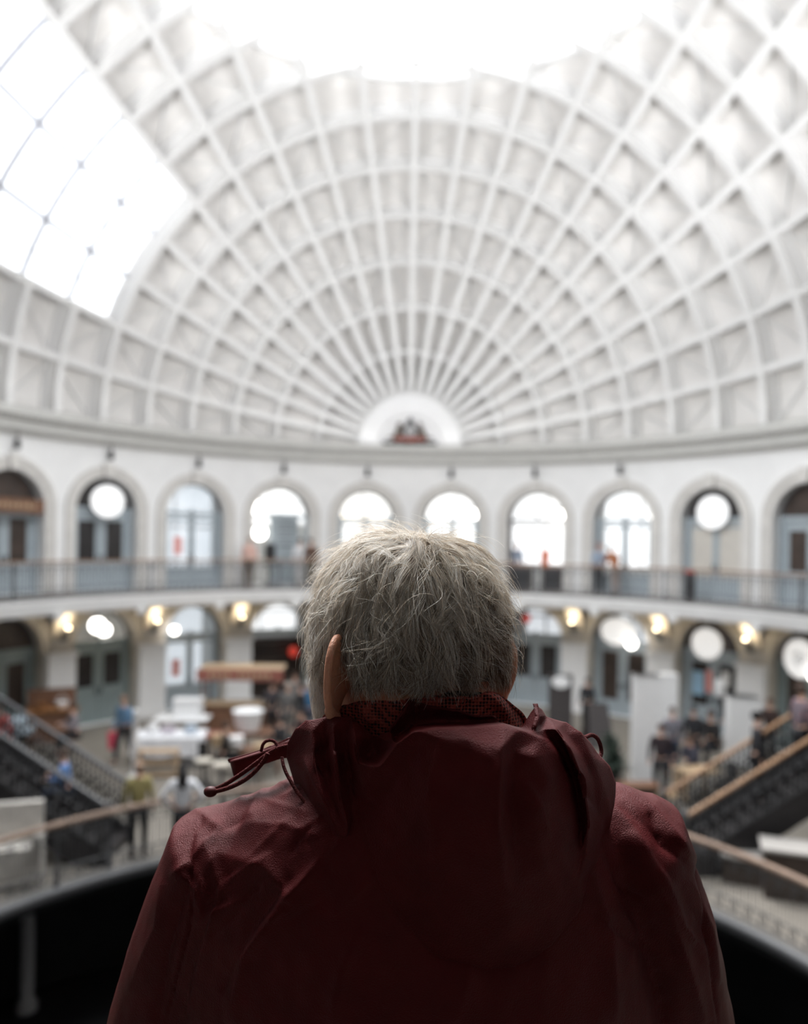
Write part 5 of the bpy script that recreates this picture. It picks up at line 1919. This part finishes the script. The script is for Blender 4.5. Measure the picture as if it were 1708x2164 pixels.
nt.links.new(at_.outputs['Color'], tl_.inputs['Color'])
mx = nt.nodes.new('ShaderNodeMixShader'); mx.inputs[0].default_value = .52
nt.links.new(b.outputs[0], mx.inputs[1]); nt.links.new(tl_.outputs[0], mx.inputs[2])
nt.links.new(mx.outputs[0], nt.nodes['Material Output'].inputs[0])
hme.materials.append(M_hair)
ho = bpy.data.objects.new('hair', hme)
COL.objects.link(ho)
ho.parent = man

# --- clothes below
M_jacket = mat('dark_red_shell_fabric', (0.064, 0.0060, 0.0068), 0.48, var=0.10, scale=30, bump=0.35, bscale=900, spec=0.22)
_b = M_jacket.node_tree.nodes['Principled BSDF']
_b.inputs['Specular Tint'].default_value = (1.0, 0.42, 0.42, 1)
M_trous = mat('charcoal_trousers', (0.03, 0.03, 0.035), 0.85, var=.2)
tr = MB()
tr.v, tr.f = [], []
tro = ell_stack([(1.0, BX, 0, .185, .13), (.93, BX, 0, .185, .13), (.84, BX, 0, .18, .12)])
tl2 = MB()
for sx in (-1, 1):
    tl2.tube([(BX + sx * .095, 0, .92), (BX + sx * .10, .01, .70), (BX + sx * .105, .015, .50), (BX + sx * .11, -.005, .32), (BX + sx * .115, -.02, .04)], [.108, .095, .076, .072, .075], 16)
tme = remesh([tro, tl2], .009, 'trousers', 4)
def put(me, nm, m, parent):
    me.materials.clear()
    me.materials.append(m)
    me.polygons.foreach_set('use_smooth', [True] * len(me.polygons))
    o = bpy.data.objects.new(nm, me)
    COL.objects.link(o)
    o.parent = parent
    return o
put(tme, 'trousers', M_trous, man)
for sx in (-1, 1):
    mb = MB()
    mb.tube([(BX + sx * .115, -.075, .052), (BX + sx * .117, -.02, .06), (BX + sx * .122, .07, .055), (BX + sx * .137, .17, .045), (BX + sx * .14, .205, .04)], [.038, .048, .050, .042, .022], 12)
    mb.box((BX + sx * .125, .065, .013), (.095, .29, .026), rz=-sx * .09)
    mb.build('shoe', mat('dark_shoe_leather', (.02, .016, .014), .4), man, smooth=True, angle=R(50))

# --- jacket body and sleeves, one surface
jt = ell_stack([(1.500, BX - .004, -.022, .055, .055), (1.485, BX - .004, -.020, .090, .085), (1.462, BX - .002, -.018, .130, .100), (1.438, BX, -.012, .168, .112), (1.405, BX, -.005, .196, .122), (1.36, BX, .0, .212, .130), (1.28, BX, .0, .222, .138),
                (1.15, BX, .0, .226, .142), (1.0, BX, .0, .226, .145), (.86, BX, .0, .230, .148), (.80, BX, .0, .232, .150)], n=48, e=2.3)
ja = MB()
for S_, E2, W_, k in ((SHL, ELL, WRL, -1), (SHR, ELR, WRR, 1)):
    ja.tube([S_ + Vector((-k * .06, 0, .012)), S_, S_.lerp(E2, .35), S_.lerp(E2, .7), E2, E2.lerp(W_, .3), E2.lerp(W_, .7), W_], [.070, .073, .070, .068, .066, .060, .052, .045], 22)
jme = remesh([jt, ja], .0031, 'jacket', smooth=16, fac=.5)
cam_p = Vector((CX, CY, CZ)) - ML
def px_of(P):
    """P (n,3) relative to the man -> pixel coordinates"""
    Q = P + np.array(ML) - np.array([CX, CY, CZ])
    uu = Q[:, 0] / Q[:, 1] * F
    vv = -Q[:, 2] / Q[:, 1] * F
    return np.stack([863 + uu * CR - vv * SR, 1146 + uu * SR + vv * CR], 1)
def seg_field(X, pl, w):
    """ridge profile along a polyline laid on the cloth: 1 on the line, falling off over w"""
    best = np.full(len(X), 1e9)
    side = np.zeros(len(X))
    tpar = np.zeros(len(X))
    pl = np.array(pl, float)
    seg = np.linalg.norm(pl[1:] - pl[:-1], axis=1)
    cum = np.concatenate([[0], np.cumsum(seg)])
    for a, b, l, c0 in zip(pl[:-1], pl[1:], seg, cum):
        d = (b - a) / l
        s = np.clip((X - a) @ d, 0, l)
        q = a + s[:, None] * d
        v = X - q
        dist = np.linalg.norm(v, axis=1)
        m = dist < best
        best[m] = dist[m]
        side[m] = (v[m, 0] * d[1] - v[m, 1] * d[0])
        tpar[m] = (c0 + s[m]) / cum[-1]
    taper = np.sin(np.clip(tpar, 0.0, 1) * PI) ** .5 * .8 + .2
    return np.exp(-(best / w) ** 1.25) * taper, side / w
# folds drawn over the cloth: (points, width, height)
FOLDS = [
    ([(540, 1650), (620, 1655), (690, 1690)], 8, .0016), ([(480, 1700), (560, 1690), (650, 1715)], 7, .0014), ([(520, 1740), (600, 1740), (690, 1775)], 9, .0018),
    ([(430, 1770), (470, 1880), (440, 2000), (400, 2164)], 26, .007), ([(395, 1760), (400, 1850), (350, 2000), (330, 2164)], 22, -.006),
    ([(450, 1800), (560, 1830), (620, 1900), (480, 2060)], 30, .005), ([(680, 1830), (600, 1900), (520, 2020), (480, 2164)], 34, .008), ([(620, 1850), (540, 1960), (470, 2100)], 26, -.006),
    ([(340, 1860), (330, 1960), (270, 2100)], 20, .004), ([(400, 1700), (430, 1720), (480, 1760)], 14, .003), ([(400, 1820), (420, 1860), (440, 1900)], 8, .003), ([(380, 1850), (408, 1880), (425, 1930)], 8, .003),
    ([(1300, 1650), (1380, 1710), (1440, 1780), (1480, 1840)], 18, .006), ([(1290, 1700), (1360, 1790), (1400, 1850), (1440, 1950)], 20, .006), ([(1370, 1720), (1400, 1780), (1450, 1820)], 14, -.006),
    ([(1320, 1760), (1400, 1900), (1450, 2040), (1490, 2164)], 26, .007), ([(1280, 1800), (1350, 1930), (1390, 2080), (1400, 2164)], 26, -.006), ([(1460, 1860), (1500, 1960), (1520, 2080)], 18, .006),
    ([(1250, 1850), (1290, 1980), (1300, 2164)], 30, .006), ([(1480, 1790), (1500, 1840), (1515, 1900)], 10, .003), ([(1010, 1980), (980, 2080), (960, 2164)], 40, .006), ([(760, 1960), (720, 2060), (700, 2164)], 36, .006),
    ([(900, 2000), (1000, 2040), (1150, 2010)], 30, -.005)]
SEAMS = [([(408, 1735), (400, 1800), (404, 1880), (400, 1960), (375, 2060), (350, 2164)], 3.2, -.0035), ([(1482, 1775), (1475, 1850), (1490, 1960), (1510, 2080), (1520, 2164)], 3.2, -.0035)]
def crumple(me, folds, seams, micro=.0016, front=False):
    nv = len(me.vertices)
    P = np.zeros(nv * 3, dtype=np.float32); me.vertices.foreach_get('co', P); P = P.reshape(-1, 3).astype(float)
    Nn = np.zeros(nv * 3, dtype=np.float32); me.vertices.foreach_get('normal', Nn); Nn = Nn.reshape(-1, 3).astype(float)
    X = px_of(P)
    facing = np.clip(-Nn[:, 1] * 2 + 1.2, 0, 1)
    d = np.zeros(nv)
    for pl, w, h in folds:
        f, _ = seg_field(X, pl, w)
        d += f * h * facing * 1.7
    for pl, w, h in seams:
        f, _ = seg_field(X, pl, w)
        d += f * h * facing
    # anisotropic crumple
    r = np.random.default_rng(5)
    for fr_, am in ((14, .0048), (34, .0026), (80, .0010)):
        acc = np.zeros(nv)
        for _ in range(6):
            k = r.normal(size=3) * np.array([1.3, .8, .6]) * fr_
            acc += 1 - np.abs(np.sin(P @ k + r.uniform(0, 6))) * 2
        d += acc / 6 * am * (micro / .0016)
    P += Nn * d[:, None]
    me.vertices.foreach_set('co', P.astype(np.float32).ravel())
    me.update()
FOLDS = [(a, b * .8, c * .62) for a, b, c in FOLDS]
_r = random.Random(4)
for _ in range(46):       # fine creases fanning over the shoulders and sleeves
    if _r.random() < .55:
        x, y = _r.uniform(400, 760), _r.uniform(1640, 1960); an_ = R(_r.uniform(118, 160))
    else:
        x, y = _r.uniform(1290, 1490), _r.uniform(1640, 2000); an_ = R(_r.uniform(30, 72))
    L_ = _r.uniform(50, 150)
    FOLDS.append(([(x - L_ * math.cos(an_) / 2, y - L_ * math.sin(an_) / 2), (x + _r.uniform(-8, 8), y), (x + L_ * math.cos(an_) / 2, y + L_ * math.sin(an_) / 2)], _r.uniform(6, 12), _r.choice([-1, 1]) * _r.uniform(.0008, .0018)))
crumple(jme, FOLDS, SEAMS, micro=.0008)
jo = put(jme, 'jacket', M_jacket, man)
# stitch runs beside the sleeve seams
def stitches(pl, D, off, name):
    mb = MB()
    pl = [Vector((x, y, 0)) for x, y in pl]
    tot = sum((b - a).length for a, b in zip(pl[:-1], pl[1:]))
    return mb

# --- hood: several crumpled layers of the same cloth
def rel_at(px, py, D):
    return at(px, py, D) - ML
def chaikin(pts, it=2, closed=False):
    pts = [Vector(p) for p in pts]
    for _ in range(it):
        q = []
        n_ = len(pts)
        for i in range(n_ if closed else n_ - 1):
            a, b = pts[i], pts[(i + 1) % n_]
            q += [a * .75 + b * .25, a * .25 + b * .75]
        if not closed:
            q = [pts[0]] + q + [pts[-1]]
        pts = q
    return pts
def resample(pts, n_):
    pts = [Vector(p) for p in pts]
    L_ = [0]
    for a, b in zip(pts[:-1], pts[1:]):
        L_.append(L_[-1] + (b - a).length)
    out = []
    for k in range(n_):
        s = L_[-1] * k / (n_ - 1)
        i = max(j for j in range(len(L_)) if L_[j] <= s + 1e-12)
        i = min(i, len(pts) - 2)
        t = (s - L_[i]) / max(1e-9, L_[i + 1] - L_[i])
        out.append(pts[i] + (pts[i + 1] - pts[i]) * t)
    return out
def layer(mb, top, bot, bulge=.03, lip=.009, roll=.022, drop=34, nu=70, nv=34, back=.03, smooth_it=2, thick=.002):
    """cloth panel hanging from a rounded top edge. top, bot: (px, py, D) left to right; the cloth comes up behind, rolls over the top edge and hangs to bot"""
    T_p = resample(chaikin(top, smooth_it), nu)
    B_p = resample(chaikin(bot, smooth_it), nu)
    rows = []
    for i in range(nu):
        u = i / (nu - 1)
        a, b = T_p[i], B_p[i]
        edge = math.sin(PI * min(max(u, 0), 1)) ** .7 if 0 < u < 1 else 0.0
        col = []
        # behind the edge, going down inside
        for k in range(7):
            t = 1 - k / 7
            col.append((a.x + (b.x - a.x) * .10 * t, a.y + drop * edge * t + 3, a.z + back * (.35 + .65 * t) * (.4 + .6 * edge)))
        for k in range(6):   # roll over
            th_ = PI * (k + .5) / 6
            col.append((a.x, a.y - 0 + 3 * (1 - math.sin(th_)) * 1.0, a.z + back * .09 * math.cos(th_) * (.4 + .6 * edge)))
        for k in range(nv):
            t = (k + 1) / nv
            bl = bulge * edge * math.sin(min(1, t * 1.15) * PI) ** .8 if t < .87 else 0
            bl = bulge * edge * (math.sin(min(1, t ** .62) * PI) ** .9)
            bl += lip * min(1, 3 * edge) * (1 - math.exp(-t / .045)) * (1 - t)
            col.append((a.x + (b.x - a.x) * t, a.y + 3 + (b.y - a.y - 3) * t, a.z - roll * .2 + (b.z - a.z + roll * .2) * t - bl))
        rows.append(col)
    m = len(rows[0])
    V = [rel_at(*p) for col in rows for p in col]
    mb.add(V, [(i * m + k, i * m + k + 1, (i + 1) * m + k + 1, (i + 1) * m + k) for i in range(nu - 1) for k in range(m - 1)])
def crumpled(mb, name, m, folds, parent, micro=.0016, thick=.0022, flip=False):
    o = mb.build(name, m, parent, smooth=True, fix=False)
    me = o.data
    crumple(me, folds, [], micro)
    md = o.modifiers.new('t', 'SOLIDIFY')
    md.thickness = thick
    md.offset = 0
    return o
HF = [([(880, 1560), (850, 1640), (830, 1740), (850, 1860)], 26, .006), ([(960, 1560), (955, 1680), (980, 1800)], 40, -.004), ([(1062, 1535), (1058, 1640), (1050, 1760), (1080, 1880)], 9, .007), ([(1085, 1550), (1090, 1650), (1110, 1760)], 22, -.008),
      ([(1120, 1560), (1165, 1640), (1195, 1760), (1215, 1880)], 20, .006), ([(1075, 1640), (1110, 1700), (1170, 1760)], 16, .004),
      ([(790, 1700), (820, 1780), (900, 1860)], 26, .005), ([(1000, 1700), (1060, 1790), (1160, 1840)], 34, -.004)]

from mathutils.geometry import delaunay_2d_cdt
JROWS = [(1.500, .055, -.022), (1.485, .085, -.020), (1.462, .100, -.018), (1.438, .112, -.012), (1.405, .122, -.005), (1.36, .130, 0), (1.28, .138, 0), (1.15, .142, 0)]
JW = [.055, .090, .130, .168, .196, .212, .222, .226]
def Dj(px, py):
    """distance of the jacket's back at this pixel"""
    D = .66
    for _ in range(6):
        p = rel_at(px, py, D)
        zs = [r[0] for r in JROWS][::-1]
        hd = float(np.interp(p.z, zs, [r[1] for r in JROWS][::-1]))
        cy = float(np.interp(p.z, zs, [r[2] for r in JROWS][::-1]))
        hw = float(np.interp(p.z, zs, JW[::-1]))
        q = min(.98, abs(p.x - BX) / hw)
        D = (MY - CY) + cy - hd * (1 - q ** 2.3) ** (1 / 2.3)
    return D
J = None
HP = {}
def hpnt(px, py, D=None, dd=.004):
    HP[(px, py)] = D if D is not None else Dj(px, py) + dd
    return (px, py)
A = [hpnt(*p) for p in [(768, 1670, .660), (800, 1618, .645), (835, 1568, .636), (872, 1540, .632), (935, 1534, .632), (1000, 1533, .637), (1062, 1527, .637), (1100, 1540, .640), (1145, 1560, .646), (1180, 1592, .652), (1200, 1640, .658), (1215, 1720, .664), (1226, 1800, .667), (1222, 1870, .664)]]
B_ = [hpnt(*p) for p in [(800, 1705, .660), (838, 1640, .646), (880, 1582, .636), (935, 1566, .624), (1000, 1566, .622), (1085, 1585, .629), (1130, 1600, .629), (1163, 1650, .634), (1180, 1730, .640), (1190, 1820, .648)]]
C_ = [(1062, 1527)] + [hpnt(*p) for p in [(1061, 1580, .614), (1060, 1640, .606), (1056, 1760, .608), (1066, 1880, .622), (1075, 1970, .636)]]
C2 = [hpnt(*p) for p in [(1080, 1640, .626), (1084, 1760, .630), (1096, 1860, .632)]]
C3 = [(880, 1582)] + [hpnt(*p) for p in [(860, 1680, .636), (850, 1780, .636), (862, 1880, .640)]]
INT = [hpnt(*p) for p in [(900, 1680, .618), (980, 1700, .616), (920, 1800, .618), (1000, 1830, .618), (1130, 1720, .624), (1150, 1830, .636), (1125, 1920, .640), (960, 1930, .630), (1180, 1900, .652)]]
R1_ = [hpnt(742, 1512, .692)] + [hpnt(*p) for p in [(750, 1560, .668), (758, 1610, .660)]] + [(768, 1670)]
V1_ = [hpnt(*p) for p in [(727, 1555, .692), (734, 1620, .684), (744, 1680, .676), (752, 1740, .670)]]
R2_ = [hpnt(*p) for p in [(704, 1535, .688), (708, 1600, .674), (718, 1680, .666), (736, 1755, .663)]]
V2_ = [hpnt(*p) for p in [(682, 1560, .700), (688, 1622, .692), (700, 1692, .680)]]
R3_ = [hpnt(*p) for p in [(656, 1545, .700), (664, 1610, .686), (684, 1690, .674), (710, 1752, .667)]]
V3_ = [hpnt(*p) for p in [(634, 1570, .716), (640, 1630, .702), (660, 1700, .690)]]
FC = [hpnt(*p) for p in [(780, 1600, .682), (800, 1588, .680)]]
IN_ = [hpnt(*p) for p in [(868, 1478, .680), (848, 1513, .673), (822, 1546, .676)]]
CV = [hpnt(*p) for p in [(840, 1558, .688), (872, 1533, .692), (935, 1527, .692), (1000, 1526, .692), (1062, 1520, .690)]]
K1 = [hpnt(*p) for p in [(1133, 1484, .680), (1138, 1515, .660), (1128, 1545, .650)]]
K2 = [hpnt(*p) for p in [(1158, 1512, .684), (1152, 1540, .662), (1150, 1556, .655)]]
K2b = [hpnt(*p) for p in [(1146, 1530, .672)]]
VB = [hpnt(*p) for p in [(1172, 1562, .668), (1196, 1600, .672), (1216, 1655, .674), (1229, 1740, .676)]]
RB = [hpnt(*p) for p in [(1176, 1540, .662), (1210, 1590, .652), (1234, 1660, .655), (1245, 1740, .662), (1243, 1805, .668)]]
VC = [hpnt(*p) for p in [(1204, 1548, .684), (1232, 1592, .682), (1254, 1650, .684), (1264, 1720, .686)]]
RC = [hpnt(*p) for p in [(1232, 1546, .694), (1252, 1600, .688), (1274, 1655, .692), (1287, 1705, .702)]]
OUT = [hpnt(603, 1602, .735), hpnt(606, 1570, .730), hpnt(622, 1540, .722), hpnt(643, 1521, .714), hpnt(690, 1514, .702), (742, 1512), hpnt(766, 1531, .690), hpnt(792, 1556, .686), (822, 1546), (848, 1513), (868, 1478),
       hpnt(880, 1483, .686), hpnt(905, 1494, .684), hpnt(960, 1504, .686), hpnt(1012, 1521, .688), (1062, 1520), hpnt(1100, 1532, .672), hpnt(1118, 1502, .678), (1133, 1484), hpnt(1150, 1498, .686), (1158, 1512), hpnt(1200, 1522, .698), (1232, 1546),
       hpnt(1262, 1590, .714), hpnt(1288, 1620, .722), hpnt(1300, 1655, .728), hpnt(1297, 1700, .716)] + \
      [hpnt(*p) for p in [(1284, 1760), (1268, 1815), (1256, 1880), (1232, 1950), (1175, 2010), (1090, 2055), (1000, 2062), (915, 2035), (850, 1975), (800, 1905), (768, 1850), (728, 1808), (688, 1765), (650, 1712), (620, 1662)]]
keys = list(HP)
kid = {k: i for i, k in enumerate(keys)}
edges = []
for pl in (A, B_[:5], B_[5:], C_, C2, C3, R1_, V1_, R2_, V2_, R3_, V3_, IN_, CV, K1, K2, VB, RB, VC, RC):
    edges += [(kid[a], kid[b]) for a, b in zip(pl[:-1], pl[1:])]
vo, eo, fo, ov, oe, of_ = delaunay_2d_cdt([Vector(k) for k in keys], edges, [[kid[k] for k in OUT]], 1, 1e-4)
def D_of(i):
    if ov[i]:
        return HP[keys[ov[i][0]]]
    q = vo[i]
    near = sorted(keys, key=lambda k: (k[0] - q.x) ** 2 + (k[1] - q.y) ** 2)[:3]
    return sum(HP[k] for k in near) / 3
bm = bmesh.new()
vs = [bm.verts.new((v.x, v.y, D_of(i) * 2000)) for i, v in enumerate(vo)]
for f in fo:
    try:
        bm.faces.new([vs[i] for i in f])
    except ValueError:
        pass
bmesh.ops.subdivide_edges(bm, edges=bm.edges[:], cuts=3, use_grid_fill=True)
bmesh.ops.triangulate(bm, faces=bm.faces[:])
bmesh.ops.subdivide_edges(bm, edges=bm.edges[:], cuts=1, use_grid_fill=True)
for _ in range(3):
    bmesh.ops.smooth_vert(bm, verts=[v for v in bm.verts if not v.is_boundary], factor=.5, use_axis_x=True, use_axis_y=True, use_axis_z=True)
bmesh.ops.recalc_face_normals(bm, faces=bm.faces)
for v in bm.verts:
    v.co = rel_at(v.co.x, v.co.y, v.co.z / 2000)
bm.normal_update()
if sum(f.normal.y for f in bm.faces) > 0:
    bmesh.ops.reverse_faces(bm, faces=bm.faces)
hm = bpy.data.meshes.new('hood')
bm.to_mesh(hm)
bm.free()
hood = put(hm, 'hood', M_jacket, man)
crumple(hm, [([(690, 1560), (672, 1600), (690, 1640)], 8, -.003), ([(930, 1620), (1000, 1660), (1040, 1650)], 20, .0015), ([(1105, 1650), (1140, 1700), (1160, 1770)], 12, .002),
             ([(1190, 1560), (1230, 1640)], 6, .0015), ([(1225, 1640), (1255, 1700)], 6, -.0015), ([(640, 1600), (690, 1700)], 7, .0015), ([(880, 1600), (990, 1590), (1040, 1600)], 12, .0012)], [], micro=.0009)
md = hood.modifiers.new('t', 'SOLIDIFY')
md.thickness = .002
md.offset = -1
# collar with mesh lining
M_mesh = mat('red_mesh_lining', (0.25, 0.045, 0.035), 0.6, var=0.1, scale=30, spec=0.3)
nt = M_mesh.node_tree
vz = nt.nodes.new('ShaderNodeTexVoronoi'); vz.inputs['Scale'].default_value = 330; vz.feature = 'F1'; vz.inputs['Randomness'].default_value = .15
tc = nt.nodes.new('ShaderNodeTexCoord'); nt.links.new(tc.outputs['Object'], vz.inputs['Vector'])
rp = nt.nodes.new('ShaderNodeValToRGB'); rp.color_ramp.elements[0].position = .30; rp.color_ramp.elements[1].position = .55
rp.color_ramp.elements[0].color = (.03, .010, .010, 1); rp.color_ramp.elements[1].color = (.33, .06, .045, 1)
nt.links.new(vz.outputs['Distance'], rp.inputs['Fac']); nt.links.new(rp.outputs['Color'], nt.nodes['Principled BSDF'].inputs['Base Color'])
bp = nt.nodes.new('ShaderNodeBump'); bp.inputs['Strength'].default_value = .8; bp.inputs['Distance'].default_value = .002
nt.links.new(vz.outputs['Distance'], bp.inputs['Height']); nt.links.new(bp.outputs['Normal'], nt.nodes['Principled BSDF'].inputs['Normal'])
hb = MB()
layer(hb, [(684, 1512, .742), (705, 1500, .730), (740, 1486, .716), (780, 1474, .706), (830, 1467, .700), (890, 1462, .697), (950, 1464, .697), (1000, 1466, .700), (1018, 1460, .702), (1034, 1455, .704), (1058, 1462, .712), (1085, 1482, .722), (1106, 1502, .732), (1120, 1530, .742)],
      [(690, 1545, .735), (740, 1560, .720), (800, 1590, .712), (860, 1600, .706), (930, 1590, .704), (1000, 1580, .705), (1060, 1575, .708), (1110, 1560, .712), (1125, 1550, .73)], bulge=.002, lip=.003, drop=26, back=.02, nv=22)
crumpled(hb, 'hood_lining', M_mesh, [([(1000, 1475), (975, 1520)], 12, -.003), ([(760, 1490), (790, 1530)], 9, .003), ([(1040, 1470), (1080, 1520)], 14, .004)], hood)
# thin dark inner collar showing above the lining
hb = MB()
layer(hb, [(770, 1484, .722), (815, 1470, .716), (870, 1460, .712), (930, 1455, .711), (980, 1456, .713), (1012, 1462, .716), (1030, 1470, .722)],
      [(775, 1500, .712), (830, 1490, .706), (900, 1484, .704), (960, 1484, .705), (1010, 1488, .71)], bulge=.002, drop=14, back=.010, nv=10, smooth_it=1)
crumpled(hb, 'inner_collar', mat('black_knit_collar', (.012, .012, .013), .8), [], man, micro=.0003, thick=.002)
# storm flap standing out over the left shoulder
hb = MB()
layer(hb, [(484, 1604, .800), (520, 1594, .792), (560, 1582, .785), (590, 1570, .775), (612, 1560, .765)],
      [(494, 1642, .798), (530, 1624, .790), (565, 1612, .780), (595, 1602, .770), (618, 1600, .760)], bulge=.004, drop=10, back=.008, nv=12, smooth_it=1, nu=30)
crumpled(hb, 'storm_flap', M_jacket, [], man, micro=.0006)
# drawcords
M_cord = mat('dark_red_cord', (0.09, 0.016, 0.016), .8, spec=.15, var=.2, scale=200, bump=.5, bscale=600)
def cord(pts, r, label=None):
    mb = MB()
    P = chaikin([rel_at(*p) for p in pts], 3)
    mb.tube(P, r, 10)
    return mb
mb = cord([(612, 1576, .735), (595, 1578, .738), (570, 1590, .742), (545, 1610, .745), (510, 1636, .748), (470, 1662, .751), (446, 1670, .753)], .0021)
c1 = mb.build('drawcord', M_cord, man, smooth=True)
mb = cord([(566, 1592, .728), (556, 1612, .728), (530, 1640, .732), (505, 1656, .738), (475, 1668, .746), (448, 1674, .752)], .0021)
mb.build('drawcord', M_cord, man, smooth=True)
mb = MB()
mb.ball(rel_at(445, 1673, .750), (.0065, .0055, .0050), 14, 10)
mb.build('cord_toggle', mat('dark_red_plastic', (.07, .014, .014), .5, spec=.2), c1, smooth=True)
mb = cord([(552, 1588, .765), (556, 1570, .765), (570, 1563, .765), (583, 1568, .765), (588, 1580, .762)], .0016)
mb.build('drawcord', M_cord, man, smooth=True)
mb = cord([(596, 1600, .722), (600, 1625, .716), (622, 1665, .708), (648, 1700, .700)], .0016)
mb.build('hood_seam_cord', M_cord, hood, smooth=True)
mb = cord([(1228, 1560, .715), (1238, 1558, .725), (1250, 1552, .732), (1262, 1558, .736), (1269, 1572, .738), (1272, 1592, .736), (1268, 1600, .730)], .0019)
mb.build('drawcord', M_cord, man, smooth=True)
# ================================================================== LIGHT, WORLD, CAMERA
wd = bpy.data.worlds.new('sky')
sc.world = wd
wd.use_nodes = True
bgn = wd.node_tree.nodes['Background']
bgn.inputs['Color'].default_value = (0.95, 0.975, 1.0, 1)
bgn.inputs['Strength'].default_value = SKY_STRENGTH
def portal(name, loc, rot, sx, sy):
    ld = bpy.data.lights.new(name, 'AREA')
    ld.shape = 'RECTANGLE'
    ld.size, ld.size_y = sx, sy
    ld.cycles.is_portal = True
    o = bpy.data.objects.new(name, ld)
    COL.objects.link(o)
    o.location = loc
    o.rotation_euler = rot
    return o
portal('rooflight_daylight', (0, -0.9, ZSKY + 0.05), (0, 0, 0), 17.4, 21.6)
pm = dpt((PAN0 + PAN1) / 2, PI / 2, DEP + .1)
y0, y1 = dpt(PAN0, T_PAN).y, dpt(PAN0, T_END).y
nrm = Vector((math.cos((PAN0 + PAN1) / 2), 0, math.sin((PAN0 + PAN1) / 2)))
po_ = portal('side_glazing_daylight', (pm.x, (y0 + y1) / 2, pm.z), (0, 0, 0), 6.8, abs(y0 - y1) + .5)
po_.rotation_euler = nrm.to_track_quat('Z', 'Y').to_euler()

sun = bpy.data.lights.new('added_sun', 'SUN')  # broad soft sun added to light the man's head and shoulders
sun.energy = SUN_E; sun.angle = R(26); sun.color = (1.0, 0.99, 0.975)
so = bpy.data.objects.new('added_sun', sun); COL.objects.link(so)
so.rotation_euler = Vector((-0.30, 0.80, 1.42)).to_track_quat('Z', 'Y').to_euler()
# unseen fill lights added along the cornice ledge for the dome
for i in range(-15, 16):
    s0 = i * 2.15
    if abs(s0) > SMAX * 0.8:
        continue
    p, t, n = wfr(s0)
    ld = bpy.data.lights.new('added_cornice_fill', 'AREA')
    ld.shape = 'RECTANGLE'; ld.size = 1.9; ld.size_y = 0.12
    ld.energy = CORNICE_FILL_W; ld.color = (1.0, 0.985, 0.96)
    o = bpy.data.objects.new('added_cornice_fill', ld); COL.objects.link(o)
    o.location = p - n * 0.36 + Vector((0, 0, CB + 0.83))
    d = (-n * 0.75 + Vector((0, 0, 1.0))).normalized()
    zax = -d; xax = t; yax = zax.cross(xax).normalized()
    o.matrix_world = Matrix.Translation(o.location) @ Matrix((xax, yax, zax)).transposed().to_4x4()
# unseen spots added above the cornice to brighten the dome
for f_, far_ in ((0.50, 1), (0.60, 1), (0.70, 1), (0.80, 1), (0.46, 0), (0.54, 0)):
    for sg in (-1, 1):
        s0 = sg * f_ * SMAX
        p, t, n = wfr(s0)
        ld = bpy.data.lights.new('added_dome_spot', 'SPOT')
        ld.energy = DOME_FILL_W * (1.0 if far_ else 0.3); ld.color = (0.985, 0.99, 1.0)
        ld.spot_size = R(84); ld.spot_blend = 0.55; ld.shadow_soft_size = 0.35
        o = bpy.data.objects.new('added_dome_spot', ld); COL.objects.link(o)
        o.location = p - n * 0.45 + Vector((0, 0, CB + 0.95))
        tgt = Vector((-p.x * 0.25, 9.0, 19.0)) if far_ else Vector((-p.x * .3, -11.0, 19.0))
        o.rotation_euler = (tgt - o.location).to_track_quat('-Z', 'Y').to_euler()
cam = bpy.data.cameras.new('camera')
co_ = bpy.data.objects.new('camera', cam)
COL.objects.link(co_)
co_.matrix_world = Matrix.Translation((CX, CY, CZ)) @ Matrix.Rotation(PI / 2, 4, 'X') @ Matrix.Rotation(ROLL, 4, 'Z')
cam.sensor_fit = 'HORIZONTAL'
cam.sensor_width = 24.0
cam.lens = 24.0 * F / 1708.0
cam.shift_x = -9.0 / 1708.0
cam.shift_y = 64.0 / 1708.0
cam.clip_start = 0.05
cam.clip_end = 200
cam.dof.use_dof = True
cam.dof.focus_distance = 0.70
cam.dof.aperture_fstop = (cam.lens / 1000.0) / 0.0087
sc.camera = co_
sc.view_settings.view_transform = 'Standard'
sc.view_settings.look = 'None'
sc.view_settings.exposure = EXPOSURE
sc.view_settings.gamma = 1.0
sc.view_settings.use_curve_mapping = False
c_ = sc.cycles
c_.use_denoising = True
c_.max_bounces = 12
c_.diffuse_bounces = 8
c_.glossy_bounces = 3
c_.transparent_max_bounces = 12
c_.sample_clamp_indirect = 8
c_.use_adaptive_sampling = False
